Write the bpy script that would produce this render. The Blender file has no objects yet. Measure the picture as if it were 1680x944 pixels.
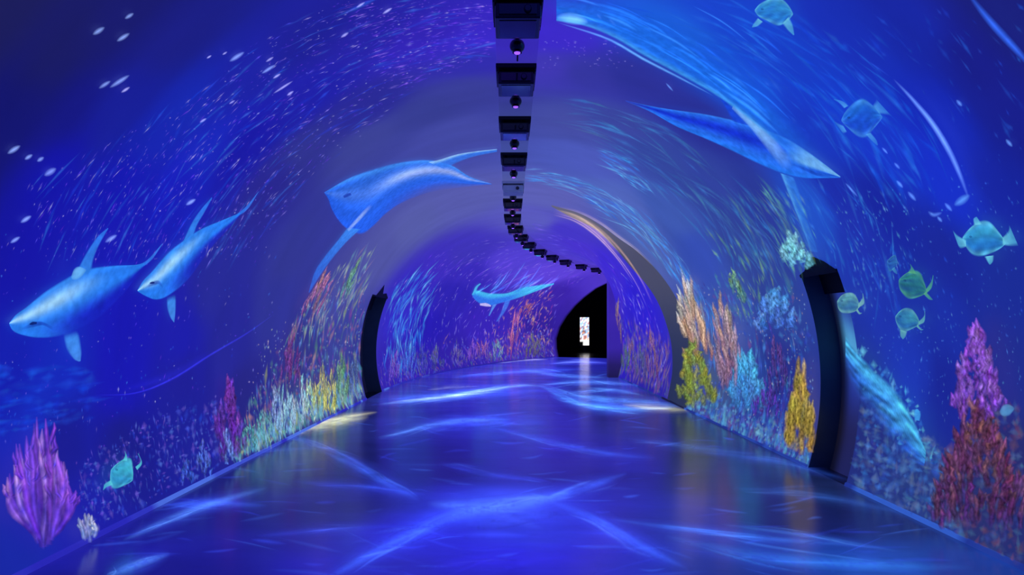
import bpy, bmesh, math, random
import numpy as np
from mathutils import Vector
from mathutils.bvhtree import BVHTree

random.seed(7)
RNG = random.Random(11)
SC = bpy.context.scene
COL = SC.collection

# ------------------------------------------------------------------ camera
F, VX, VY, EYE = 1150.0, 836.0, 535.0, 1.42
cam_d = bpy.data.cameras.new('camera')
cam_d.sensor_width = 36.0
cam_d.lens = F / 1680.0 * 36.0
cam_d.shift_x = (840.0 - VX) / 1680.0
cam_d.shift_y = (VY - 472.0) / 1680.0
cam_d.clip_start, cam_d.clip_end = 0.05, 200
cam = bpy.data.objects.new('camera', cam_d)
COL.objects.link(cam)
cam.location = (0, 0, EYE)
cam.rotation_euler = (math.radians(90), 0, 0)
SC.camera = cam

# ------------------------------------------------------------------ world, exposure
w = bpy.data.worlds.new('dark_hall')
w.use_nodes = True
w.node_tree.nodes['Background'].inputs[0].default_value = (0.002, 0.002, 0.006, 1)
w.node_tree.nodes['Background'].inputs[1].default_value = 0.2
SC.world = w
SC.view_settings.view_transform = 'Standard'
SC.view_settings.look = 'None'
SC.view_settings.exposure = 0.0
SC.view_settings.gamma = 1.0
SC.view_settings.use_curve_mapping = False
try:
    SC.cycles.transparent_max_bounces = 24
    SC.cycles.max_bounces = 6
    SC.cycles.use_denoising = True
except Exception:
    pass

# ------------------------------------------------------------------ helpers
def lin(c):
    return tuple(((v / 255.0) / 12.92 if v / 255.0 <= 0.04045 else ((v / 255.0 + 0.055) / 1.055) ** 2.4) for v in c)

def sm(a, b, x):
    t = min(1.0, max(0.0, (x - a) / (b - a)))
    return t * t * (3 - 2 * t)

def mixc(a, b, t):
    return tuple(a[i] + (b[i] - a[i]) * t for i in range(3))

def tag(o, label=None, cat=None, group=None, kind=None):
    if label: o['label'] = label
    if cat: o['category'] = cat
    if group: o['group'] = group
    if kind: o['kind'] = kind
    return o

def empty(name, loc, rz=0):
    o = bpy.data.objects.new(name, None)
    o.empty_display_size = 0.1
    o.location = loc
    o.rotation_euler = (0, 0, rz)
    COL.objects.link(o)
    return o

class MB:
    """collects vertices, faces and vertex colours (sRGB 0-255 + alpha)"""
    def __init__(self):
        self.v, self.f, self.c, self.uv = [], [], [], []
    def add(self, p, c=None, uv=None):
        self.v.append(tuple(p))
        if c is not None: self.c.append(c)
        if uv is not None: self.uv.append(uv)
        return len(self.v) - 1
    def build(self, name, mat, parent=None, smooth=True):
        me = bpy.data.meshes.new(name)
        me.from_pydata(self.v, [], self.f)
        if self.c:
            at = me.color_attributes.new('Col', 'FLOAT_COLOR', 'POINT')
            a = np.empty((len(self.v), 4), dtype=np.float32)
            rgb = np.array([c[:3] for c in self.c], dtype=np.float64) / 255.0
            rgb = np.clip(rgb, 0, 1)
            a[:, :3] = np.where(rgb <= 0.04045, rgb / 12.92, ((rgb + 0.055) / 1.055) ** 2.4)
            a[:, 3] = [c[3] if len(c) > 3 else 1.0 for c in self.c]
            at.data.foreach_set('color', a.ravel())
        if self.uv:
            ul = me.uv_layers.new(name='UVMap')
            idx = np.empty(len(me.loops), dtype=np.int32)
            me.loops.foreach_get('vertex_index', idx)
            ul.data.foreach_set('uv', np.array(self.uv, dtype=np.float32)[idx].ravel())
        if smooth:
            me.polygons.foreach_set('use_smooth', [True] * len(me.polygons))
        me.materials.append(mat)
        o = bpy.data.objects.new(name, me)
        COL.objects.link(o)
        o.parent = parent
        return o

def box(bm, c, s, bevel=0.0):
    r = bmesh.ops.create_cube(bm, size=1.0)
    vs = r['verts']
    for v in vs:
        v.co = Vector((c[0] + v.co.x * s[0], c[1] + v.co.y * s[1], c[2] + v.co.z * s[2]))
    if bevel > 0:
        es = list({e for v in vs for e in v.link_edges})
        bmesh.ops.bevel(bm, geom=es, offset=bevel, segments=2, affect='EDGES', profile=0.6)

def cyl(bm, c, r1, r2, h, axis='Z', seg=20):
    from mathutils import Matrix
    m = Matrix.Translation(c)
    if axis == 'Y': m = m @ Matrix.Rotation(math.radians(90), 4, 'X')
    if axis == 'X': m = m @ Matrix.Rotation(math.radians(90), 4, 'Y')
    bmesh.ops.create_cone(bm, cap_ends=True, segments=seg, radius1=r1, radius2=r2, depth=h, matrix=m)

def bm_obj(name, bm, mat, parent=None, smooth=False):
    me = bpy.data.meshes.new(name)
    bm.to_mesh(me); bm.free()
    if smooth:
        me.polygons.foreach_set('use_smooth', [True] * len(me.polygons))
    me.materials.append(mat)
    o = bpy.data.objects.new(name, me)
    COL.objects.link(o)
    o.parent = parent
    return o

# ------------------------------------------------------------------ materials
def new_mat(name):
    m = bpy.data.materials.new(name)
    m.use_nodes = True
    nt = m.node_tree
    nt.nodes.clear()
    out = nt.nodes.new('ShaderNodeOutputMaterial')
    return m, nt, out

def N(nt, typ, **kw):
    n = nt.nodes.new(typ)
    for k, v in kw.items():
        setattr(n, k, v)
    return n

def principled(name, base, rough=0.5, metal=0.0, spec=0.5, noise=0.0, nscale=20, emis=None, estr=0.0, coat=0.0):
    m, nt, out = new_mat(name)
    p = N(nt, 'ShaderNodeBsdfPrincipled')
    p.inputs['Base Color'].default_value = (*lin(base), 1)
    p.inputs['Roughness'].default_value = rough
    p.inputs['Metallic'].default_value = metal
    p.inputs['Specular IOR Level'].default_value = spec
    p.inputs['Coat Weight'].default_value = coat
    if noise > 0:
        tc = N(nt, 'ShaderNodeTexCoord')
        nz = N(nt, 'ShaderNodeTexNoise')
        nz.inputs['Scale'].default_value = nscale
        nz.inputs['Detail'].default_value = 4
        nt.links.new(tc.outputs['Object'], nz.inputs['Vector'])
        mx = N(nt, 'ShaderNodeMix', data_type='RGBA')
        mx.inputs['A'].default_value = (*lin(tuple(v * (1 - noise) for v in base)), 1)
        mx.inputs['B'].default_value = (*lin(tuple(min(255, v * (1 + noise)) for v in base)), 1)
        nt.links.new(nz.outputs['Fac'], mx.inputs['Factor'])
        nt.links.new(mx.outputs['Result'], p.inputs['Base Color'])
    if emis:
        p.inputs['Emission Color'].default_value = (*lin(emis), 1)
        p.inputs['Emission Strength'].default_value = estr
    nt.links.new(p.outputs[0], out.inputs[0])
    return m

def screen_wall_mat(name, base, rough, gain, sx, sy, lo, hi, scale, spec=0.3, bump=0.0):
    """a projection screen: grey coated surface + the projected film (per-vertex film colour x streaky noise)"""
    m, nt, out = new_mat(name)
    p = N(nt, 'ShaderNodeBsdfPrincipled')
    p.inputs['Base Color'].default_value = (*lin(base), 1)
    p.inputs['Roughness'].default_value = rough
    p.inputs['Specular IOR Level'].default_value = spec
    at = N(nt, 'ShaderNodeVertexColor', layer_name='Col')
    uv = N(nt, 'ShaderNodeUVMap', uv_map='UVMap')
    mp = N(nt, 'ShaderNodeMapping')
    mp.inputs['Scale'].default_value = (sx, sy, 1)
    mp.inputs['Rotation'].default_value = (0, 0, 0.12)
    nz = N(nt, 'ShaderNodeTexNoise')
    nz.inputs['Scale'].default_value = scale
    nz.inputs['Detail'].default_value = 5
    nz.inputs['Roughness'].default_value = 0.6
    mr = N(nt, 'ShaderNodeMapRange')
    mr.inputs['From Min'].default_value = 0.3
    mr.inputs['From Max'].default_value = 0.7
    mr.inputs['To Min'].default_value = lo
    mr.inputs['To Max'].default_value = hi
    vm = N(nt, 'ShaderNodeVectorMath', operation='SCALE')
    L = nt.links.new
    L(uv.outputs[0], mp.inputs[0]); L(mp.outputs[0], nz.inputs['Vector'])
    L(nz.outputs['Fac'], mr.inputs['Value'])
    L(at.outputs['Color'], vm.inputs[0]); L(mr.outputs[0], vm.inputs['Scale'])
    L(vm.outputs[0], p.inputs['Emission Color'])
    p.inputs['Emission Strength'].default_value = gain
    if bump > 0:
        n2 = N(nt, 'ShaderNodeTexNoise')
        n2.inputs['Scale'].default_value = 1.6
        n2.inputs['Detail'].default_value = 3
        L(uv.outputs[0], n2.inputs['Vector'])
        r2 = N(nt, 'ShaderNodeMapRange')
        r2.inputs['To Min'].default_value = rough * 0.75
        r2.inputs['To Max'].default_value = rough * 1.3
        L(n2.outputs['Fac'], r2.inputs['Value'])
        L(r2.outputs[0], p.inputs['Roughness'])
    L(p.outputs[0], out.inputs[0])
    m.cycles.emission_sampling = 'NONE'
    return m

def picture_mat(name, strength=1.0, lo=0.8, hi=1.2, scale=30, additive=False):
    """projected picture: film colour and density from the mesh, light on whatever lies behind"""
    m, nt, out = new_mat(name)
    at = N(nt, 'ShaderNodeVertexColor', layer_name='Col')
    em = N(nt, 'ShaderNodeEmission')
    tr = N(nt, 'ShaderNodeBsdfTransparent')
    tc = N(nt, 'ShaderNodeTexCoord')
    nz = N(nt, 'ShaderNodeTexNoise')
    nz.inputs['Scale'].default_value = scale
    nz.inputs['Detail'].default_value = 3
    mr = N(nt, 'ShaderNodeMapRange')
    mr.inputs['From Min'].default_value = 0.3
    mr.inputs['From Max'].default_value = 0.7
    mr.inputs['To Min'].default_value = lo * strength
    mr.inputs['To Max'].default_value = hi * strength
    L = nt.links.new
    L(tc.outputs['Object'], nz.inputs['Vector'])
    L(nz.outputs['Fac'], mr.inputs['Value'])
    L(at.outputs['Color'], em.inputs['Color'])
    if additive:
        mu = N(nt, 'ShaderNodeMath', operation='MULTIPLY')
        L(mr.outputs[0], mu.inputs[0]); L(at.outputs['Alpha'], mu.inputs[1])
        L(mu.outputs[0], em.inputs['Strength'])
        ad = N(nt, 'ShaderNodeAddShader')
        L(tr.outputs[0], ad.inputs[0]); L(em.outputs[0], ad.inputs[1])
        L(ad.outputs[0], out.inputs[0])
    else:
        L(mr.outputs[0], em.inputs['Strength'])
        mx = N(nt, 'ShaderNodeMixShader')
        L(at.outputs['Alpha'], mx.inputs[0]); L(tr.outputs[0], mx.inputs[1]); L(em.outputs[0], mx.inputs[2])
        L(mx.outputs[0], out.inputs[0])
    m.cycles.emission_sampling = 'NONE'
    return m

M_WALL = screen_wall_mat('projection_screen_wall', (70, 70, 80), 0.65, 0.88, 1.3, 0.45, 0.92, 1.08, 1.6)
M_FLOOR = screen_wall_mat('polished_concrete_floor', (52, 54, 62), 0.2, 0.56, 0.9, 0.35, 0.65, 1.3, 1.3, spec=0.5, bump=1)
M_PIC = picture_mat('projected_picture', 1.0, 0.82, 1.18, 16)
M_SOFT = picture_mat('projected_light', 1.0, 0.8, 1.2, 8, additive=True)
M_FING = picture_mat('projected_finger_coral', 1.0, 0.65, 1.3, 14)
M_CORAL = picture_mat('projected_coral', 1.0, 0.3, 1.75, 26)
M_CAUST = picture_mat('projected_caustic', 1.0, 0.6, 1.35, 2.6, additive=True)
M_GREY = principled('plain_grey_render', (88, 90, 98), 0.8, noise=0.06, nscale=3)
M_STRIP = principled('matt_ceiling_paint', (205, 200, 190), 0.8, noise=0.05, nscale=4)
M_BLACK = principled('black_paint', (10, 10, 13), 0.7, noise=0.2, nscale=5)
M_JAMB = principled('dark_charcoal_panel', (70, 92, 104), 0.6, noise=0.1, nscale=4)
M_CASE = principled('black_projector_case', (13, 13, 16), 0.28, noise=0.15, nscale=40, coat=0.3)
M_CASEW = principled('pale_grey_projector_case', (235, 232, 225), 0.5, noise=0.05, nscale=20)
M_GLASS = principled('dark_lens_glass', (6, 8, 12), 0.08, spec=0.8, coat=0.6)
M_METAL = principled('dark_grey_metal', (40, 40, 46), 0.4, metal=0.8, noise=0.1, nscale=30)
M_LED = principled('violet_led', (140, 110, 230), 0.3, emis=(140, 80, 255), estr=1.8)

# ------------------------------------------------------------------ tunnel geometry
CX, ZC, R, Y1, RC = 0.11, 0.85, 3.0, 14.5, 31.0
A0 = math.acos(-ZC / R)             # angle of the wall foot from the crown
S_END = Y1 + RC * 0.542
S_BACK = -6.0

def wblend(s, a):
    if s <= Y1: return 0.0
    return sm(math.radians(25), math.radians(80), a) * (1 - sm(19.9, 21.2, s))

def P(s, a, r=R):
    la, z = r * math.sin(a), ZC + r * math.cos(a)
    if s <= Y1:
        return Vector((CX + la, s, z))
    th = (s - Y1) / RC
    b = Vector((CX + RC - RC * math.cos(th) + la * math.cos(th), Y1 + RC * math.sin(th) - la * math.sin(th), z))
    wb = wblend(s, a)
    if wb > 0:
        b = b.lerp(Vector((CX + la, Y1 + (s - Y1) * 0.9, z)), wb)
    return b

def PF(s, la, z):
    if s <= Y1:
        return Vector((CX + la, s, z))
    th = (s - Y1) / RC
    return Vector((CX + RC - (RC - la) * math.cos(th), Y1 + (RC - la) * math.sin(th), z))

def inv(p):
    X, Y, Z = p
    if Y <= Y1:
        return Y, math.atan2(X - CX, Z - ZC)
    dx, dy = CX + RC - X, Y - Y1
    th = math.atan2(dy, dx)
    s, la = Y1 + RC * th, RC - math.hypot(dx, dy)
    a = math.atan2(la, Z - ZC)
    wb = wblend(s, a)
    if wb > 0:
        s2, a2 = Y1 + (Y - Y1) / 0.9, math.atan2(X - CX, Z - ZC)
        s, a = s + (s2 - s) * wb, a + (a2 - a) * wb
    return s, a

def make_shell():
    ss = list(np.arange(-1.0, Y1, 0.25)) + list(np.arange(Y1, S_END + 8, 0.2))
    aa = np.linspace(-A0 - 0.35, A0 + 0.35, 220)
    vs = [P(float(s), float(a)) for s in ss for a in aa]
    n = len(aa)
    fs = [(i * n + j, i * n + j + 1, (i + 1) * n + j + 1, (i + 1) * n + j) for i in range(len(ss) - 1) for j in range(n - 1)]
    return BVHTree.FromPolygons(vs, fs)
SHELL = make_shell()
ORG = Vector((0, 0, EYE))

def cast(px, py):
    d = Vector(((px - VX) / F, 1.0, (VY - py) / F)).normalized()
    h = SHELL.ray_cast(ORG, d)
    if h[0] is None:
        return None
    return h[0]

def wall_at(px, py, eps=0.004):
    """place on the tunnel wall that is seen at this spot of the photograph"""
    h = cast(px, py)
    if h is None:
        return None
    s, a = inv(h)
    return P(s, a, R - eps)

def floor_at(px, py, z=0.002):
    t = (EYE - z) / ((py - VY) / F)
    return Vector(((px - VX) / F * t, t, z))

D1 = (6.23, 7.01, math.radians(68.9))       # doorway in the right wall
D2 = (13.55, 15.1, math.radians(66.8))       # doorway in the left wall
def in_hole(s, a):
    return (D1[0] - .03 < s < D1[1] + .03 and a > D1[2] - .02) or (D2[0] - .05 < s < D2[1] + .05 and a < -D2[2] + .02)

# film colours on the wall, crown greys also holding painted bounce light: (photo spot, colour)
WC = [
(0,0,28,28,80),(100,80,26,26,92),(200,30,25,25,105),(300,60,26,28,128),(0,200,18,18,105),(100,200,20,20,122),(200,180,22,28,148),
(300,180,22,40,180),(400,120,28,32,165),(500,60,30,30,150),(600,60,38,32,165),(700,60,52,34,185),(780,60,60,40,205),(780,100,50,44,175),
(760,150,58,62,150),(700,180,56,62,145),(600,180,42,40,150),(500,160,30,28,168),(400,240,24,20,168),(300,300,22,24,188),(200,300,20,20,182),
(80,280,18,16,172),(50,400,20,16,168),(200,380,22,20,178),(330,260,24,40,190),(250,230,22,36,180),(450,300,40,36,140),(500,250,48,50,140),(600,230,62,68,150),
(740,220,68,74,162),(680,370,88,94,165),(760,330,90,94,172),(620,420,82,86,160),(480,420,50,54,145),(450,500,46,50,148),(350,470,38,40,150),
(380,560,36,36,150),(300,560,26,24,172),(200,560,22,18,182),(100,620,20,40,192),(60,680,20,44,192),(30,600,20,30,182),(200,640,22,18,182),
(300,620,28,26,150),(200,720,24,24,130),(100,720,24,24,142),(300,700,26,28,150),(150,860,28,28,170),(20,930,24,40,170),(400,660,36,34,130),(500,600,48,50,130),
(560,560,58,64,150),(580,600,50,56,140),(560,480,70,72,155),(560,640,50,52,140),
(720,440,62,44,190),(680,480,50,34,190),(760,420,62,50,180),(840,430,84,64,212),(900,450,96,68,222),(700,540,36,24,178),(650,600,48,30,175),
(660,520,50,40,200),(800,540,56,34,185),(850,560,62,40,175),(890,540,50,30,155),(930,480,60,36,170),(960,470,70,45,190),(960,410,72,48,205),(930,380,68,52,198),
(1000,440,60,38,210),(1050,500,42,26,210),(1040,560,44,28,195),(1060,620,40,28,160),(1020,580,40,26,160),(880,360,92,92,188),(900,320,94,98,180),
(740,480,44,32,175),(760,450,56,40,185),(740,580,46,30,165),
(900,60,62,40,205),(900,110,66,56,182),(960,120,54,54,160),(940,200,70,78,162),(1040,130,44,48,150),(1000,200,60,72,160),(960,260,78,92,188),
(1080,260,52,72,158),(1020,330,82,104,188),(1100,350,62,90,175),(1060,400,80,100,172),(1150,420,52,78,178),(1180,300,48,66,155),(1240,330,42,58,152),
(1230,420,48,68,148),(1150,200,40,46,145),(1100,60,28,98,224),(1200,130,26,86,224),(1300,100,24,64,208),(1250,60,24,70,212),(1400,60,24,48,185),
(1500,40,24,40,168),(1640,30,26,30,118),(1600,100,24,28,132),(1660,200,24,30,140),(1550,200,20,40,186),(1450,250,24,56,208),(1380,180,22,62,212),
(1350,220,24,54,192),(1450,330,22,36,158),(1550,300,22,48,205),(1640,300,22,36,160),(1400,380,30,48,172),(1550,420,24,38,150),(1650,460,26,44,150),
(1450,480,28,50,170),(1560,530,26,46,165),(1650,600,28,44,140),(1500,600,28,54,182),(1550,640,24,36,150),(1430,700,34,46,122),(1500,820,40,60,128),
(1600,860,40,50,110),(1660,780,36,44,110),(1280,500,44,64,148),(1200,500,56,82,168),(1280,620,36,48,138),(1180,640,58,78,138),(1250,700,42,58,148),
(1340,340,34,84,205),(1370,320,26,44,170),
]
def feat(s, a):
    return (6.0 * math.log(max(s, 1.5) + 0.5), 2.6 * a)
_wf, _wc = [], []
for (x, y, r_, g_, b_) in WC:
    h = cast(x, y)
    if h is None: continue
    s, a = inv(h)
    _wf.append(feat(s, a)); _wc.append((r_, g_, b_))
_wf, _wc = np.array(_wf), np.array(_wc, dtype=float)
def film(s, a):
    f = np.array(feat(s, a))
    d2 = ((_wf - f) ** 2).sum(1)
    wt = 1.0 / (d2 + 0.02) ** 2.2
    c = (wt[:, None] * _wc).sum(0) / wt.sum()
    return (c[0], c[1], c[2], 1.0)

def uniq(xs):
    return sorted(set(round(float(x), 4) for x in xs))

def wall_half(name, a_lo, a_hi, hole, side):
    ss = uniq(list(np.arange(S_BACK, 2, 1.0)) + list(np.arange(2, Y1, 0.14)) + list(np.arange(Y1, S_END, 0.14)) + [Y1, S_END, hole[0], hole[1]])
    aa = uniq(list(np.linspace(a_lo, a_hi, 110)) + [hole[2] * side])
    mb = MB()
    for s in ss:
        for a in aa:
            mb.add(P(s, a), film(s, a), (s, a * R))
    n = len(aa)
    for i in range(len(ss) - 1):
        for j in range(n - 1):
            sm_, am = (ss[i] + ss[i + 1]) / 2, (aa[j] + aa[j + 1]) / 2
            if hole[0] < sm_ < hole[1] and am * side > hole[2]:
                continue
            mb.f.append((i * n + j, i * n + j + 1, (i + 1) * n + j + 1, (i + 1) * n + j))
    o = mb.build(name, M_WALL)
    return tag(o, kind='structure')

STRIP = 0.18 / R
wall_l = wall_half('wall_left', -A0, -.03, D2, -1)
wall_r = wall_half('wall_right', .03, A0, D1, 1)
tag(wall_l, 'curved left tunnel wall carrying the projected deep blue sea')
tag(wall_r, 'curved right tunnel wall carrying the projected blue reef')

# ceiling strip along the crown, projector spill light put into its glowing colour
mb = MB()
ss = uniq(list(np.arange(S_BACK, Y1, 0.5)) + list(np.arange(Y1, S_END, 0.3)) + [S_END])
prof = [(-0.23, R + ZC - 0.008), (-0.225, R + ZC - 0.05), (0.135, R + ZC - 0.05), (0.14, R + ZC - 0.003)]
for s in ss:
    for la, z in prof:
        c = film(s, 0.0)
        mb.add(PF(s, la, z), (c[0] * .92, c[1] * .95, c[2] * .9, 1), (s, la))
for i in range(len(ss) - 1):
    for j in range(3):
        mb.f.append((i * 4 + j, i * 4 + j + 1, i * 4 + 5 + j, i * 4 + 4 + j))
ceil = tag(mb.build('ceiling', M_WALL, smooth=False), 'plain grey strip along the tunnel crown that carries the projectors', kind='structure')

# floor with projected light
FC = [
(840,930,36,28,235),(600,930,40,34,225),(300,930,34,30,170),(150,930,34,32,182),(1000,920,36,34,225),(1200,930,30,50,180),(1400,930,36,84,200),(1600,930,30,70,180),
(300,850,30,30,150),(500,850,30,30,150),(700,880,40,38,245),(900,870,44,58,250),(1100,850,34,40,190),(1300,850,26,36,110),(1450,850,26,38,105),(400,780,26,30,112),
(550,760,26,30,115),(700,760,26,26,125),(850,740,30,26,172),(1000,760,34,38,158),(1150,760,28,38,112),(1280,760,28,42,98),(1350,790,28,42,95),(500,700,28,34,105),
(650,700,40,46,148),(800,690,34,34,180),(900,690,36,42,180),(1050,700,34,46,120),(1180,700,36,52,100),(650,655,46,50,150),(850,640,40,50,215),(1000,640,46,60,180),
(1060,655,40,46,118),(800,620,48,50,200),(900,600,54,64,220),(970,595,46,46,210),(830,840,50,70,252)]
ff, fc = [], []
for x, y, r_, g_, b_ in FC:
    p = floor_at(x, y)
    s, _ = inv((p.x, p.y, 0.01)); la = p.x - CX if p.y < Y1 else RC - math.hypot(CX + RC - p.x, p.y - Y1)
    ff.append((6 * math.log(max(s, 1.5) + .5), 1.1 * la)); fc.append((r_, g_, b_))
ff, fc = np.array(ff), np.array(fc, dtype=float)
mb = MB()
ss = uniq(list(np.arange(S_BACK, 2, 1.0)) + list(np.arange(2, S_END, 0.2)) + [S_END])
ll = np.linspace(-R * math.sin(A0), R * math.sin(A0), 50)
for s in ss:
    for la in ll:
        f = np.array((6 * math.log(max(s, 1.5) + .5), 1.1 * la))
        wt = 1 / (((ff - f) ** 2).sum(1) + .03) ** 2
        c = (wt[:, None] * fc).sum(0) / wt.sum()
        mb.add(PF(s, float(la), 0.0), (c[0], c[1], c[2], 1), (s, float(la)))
n = len(ll)
for i in range(len(ss) - 1):
    for j in range(n - 1):
        mb.f.append((i * n + j, i * n + j + 1, (i + 1) * n + j + 1, (i + 1) * n + j))
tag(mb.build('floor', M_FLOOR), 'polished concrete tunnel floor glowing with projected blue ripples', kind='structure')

# dark floor of the hall beyond and of the door recesses
bm = bmesh.new(); box(bm, (10, 20, -0.03), (44, 60, 0.04))
tag(bm_obj('floor_hall_beyond', bm, principled('dark_polished_floor', (12, 12, 15), 0.18, spec=0.6, noise=0.1)), 'dark glossy floor of the hall beyond the tunnel', kind='structure')
bm = bmesh.new()
box(bm, (10, 46, 4), (44, 0.2, 8))
tag(bm_obj('wall_hall_back', bm, M_BLACK), 'black back wall of the hall beyond the tunnel', kind='structure')
bm = bmesh.new(); box(bm, (0.1, S_BACK, 2), (7, 0.1, 4.2))
tag(bm_obj('wall_back', bm, M_BLACK), 'black wall behind the viewer', kind='structure')

# end wall with the arched way out
def end_plane(px, py):
    th = 0.542
    o = PF(S_END, 0, 0); rt = Vector((math.cos(th), -math.sin(th), 0)); nrm = Vector((math.sin(th), math.cos(th), 0))
    d = Vector(((px - VX) / F, 1.0, (VY - py) / F))
    t = (o - ORG).dot(nrm) / d.dot(nrm)
    p = ORG + d * t
    return (p - o).dot(rt), p.z
arch = [end_plane(*q) for q in [(911, 588), (908, 572), (909, 556), (915, 537), (926, 519), (940, 502), (955, 488), (975, 473), (996, 463)]]
arch[0] = (arch[0][0], 0.0)
left = []
for la, z in arch:
    rr = math.hypot(la, z - ZC)
    if rr > R - 0.04:
        k = (R - 0.04) / rr; la, z = la * k, ZC + (z - ZC) * k if z > 0 else 0.0
    left.append((min(la, -0.15), max(0.0, z)))
left.append((0.0, left[-1][1] + 0.04))
prof = left + [(-la, z) for la, z in reversed(left[:-1])]
mb = MB()
for (la, z) in prof:
    a = math.atan2(la, max(z, 0.0) - ZC)
    if z <= 0: a = math.copysign(A0, la)
    c = film(S_END - .3, a)
    mb.add(PF(S_END, (R + .12) * math.sin(a), ZC + (R + .12) * math.cos(a)), c, (S_END, a * R))
    mb.add(PF(S_END, la, z), c, (S_END + .4, a * R))
    mb.add(PF(S_END + 0.25, la, z), (4, 4, 8, 1), (S_END + .7, a * R))
for k in range(len(prof) - 1):
    mb.f.append((3 * k, 3 * k + 1, 3 * k + 4, 3 * k + 3))
    mb.f.append((3 * k + 1, 3 * k + 2, 3 * k + 5, 3 * k + 4))
tag(mb.build('wall_end', M_WALL, smooth=False), 'end wall of the tunnel with an arched way out', kind='structure')

# pier where the bend begins on the right
mb = MB()
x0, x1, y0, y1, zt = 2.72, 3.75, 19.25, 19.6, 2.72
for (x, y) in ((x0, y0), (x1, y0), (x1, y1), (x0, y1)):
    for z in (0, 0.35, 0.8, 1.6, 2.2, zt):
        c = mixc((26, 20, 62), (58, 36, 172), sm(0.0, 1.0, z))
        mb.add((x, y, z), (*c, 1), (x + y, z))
for k in range(4):
    for j in range(5):
        a_, b_ = k * 6 + j, ((k + 1) % 4) * 6 + j
        mb.f.append((a_, b_, b_ + 1, a_ + 1))
mb.f.append((5, 11, 17, 23))
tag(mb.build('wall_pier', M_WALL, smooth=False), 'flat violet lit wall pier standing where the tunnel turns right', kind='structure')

# ------------------------------------------------------------------ recessed doors in the wall
def recess(name, D, side, label, depth, shade_z, glow):
    root = empty(name, P((D[0] + D[1]) / 2, side * A0)); tag(root, label, kind='structure')
    loc = root.location
    s0, s1, at = D
    aa = np.linspace(at, A0, 30)
    def sub(nm, mb, mat, **k):
        mb.v = [tuple(Vector(v) - loc) for v in mb.v]
        return mb.build(nm, mat, root, **k)
    for nm, s in (('jamb', s0), ('jamb', s1)):
        mb = MB()
        for a in aa:
            mb.add(P(s, side * a)); mb.add(P(s, side * a, R + depth))
        for k in range(len(aa) - 1):
            mb.f.append((2 * k, 2 * k + 1, 2 * k + 3, 2 * k + 2))
        sub(nm, mb, M_JAMB)
    mb = MB()
    for s in np.linspace(s0, s1, 5):
        mb.add(P(s, side * at)); mb.add(P(s, side * at, R + depth))
    for k in range(4): mb.f.append((2 * k, 2 * k + 1, 2 * k + 3, 2 * k + 2))
    sub('lintel', mb, M_BLACK)
    # dark sheet standing in for the lintel's shadow in the recess
    ah = math.acos(max(-1, min(1, (shade_z - ZC) / R)))
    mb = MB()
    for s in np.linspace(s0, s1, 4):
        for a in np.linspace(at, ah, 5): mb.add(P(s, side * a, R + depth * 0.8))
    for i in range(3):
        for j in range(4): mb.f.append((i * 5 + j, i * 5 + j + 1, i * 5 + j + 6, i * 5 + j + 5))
    sub('lintel_shade', mb, M_BLACK)
    # door leaf, curved like the wall
    mb = MB()
    sl, al = np.linspace(s0, s1, 14), np.linspace(at, A0, 46)
    for s in sl:
        for a in al:
            u, v = (s - s0) / (s1 - s0), (a - at) / (A0 - at)
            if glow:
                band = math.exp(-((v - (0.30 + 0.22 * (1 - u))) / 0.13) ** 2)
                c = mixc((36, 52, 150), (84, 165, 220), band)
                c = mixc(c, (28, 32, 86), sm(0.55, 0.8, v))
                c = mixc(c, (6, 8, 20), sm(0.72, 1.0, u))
            else:
                c = (8, 8, 26)
            mb.add(P(s, side * a, R + depth), (*c, 1), (s, a * R))
    for i in range(13):
        for j in range(45): mb.f.append((i * 46 + j, i * 46 + j + 1, i * 46 + j + 47, i * 46 + j + 46))
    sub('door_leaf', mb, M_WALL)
    # crumpled fabric edge above the opening
    mb = MB()
    ed = [0.0, 0.012, 0.055, 0.05, 0.03, 0.0] if side > 0 else [0.0, 0.03, 0.02, 0.085, 0.0, 0.0]
    for k, e in enumerate(ed):
        s = s0 + (s1 - s0) * (1 - k / (len(ed) - 1))
        mb.add(P(s, side * (at + 0.01), R - 0.012)); mb.add(P(s, side * (at - e), R - 0.012))
    for k in range(len(ed) - 1): mb.f.append((2 * k, 2 * k + 1, 2 * k + 3, 2 * k + 2))
    sub('cover_flap', mb, M_BLACK, smooth=False)
    return root
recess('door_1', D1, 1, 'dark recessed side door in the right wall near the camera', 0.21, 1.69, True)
recess('door_2', D2, -1, 'narrow black recessed side door in the left wall at the bend', 0.3, 1.7, False)

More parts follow.
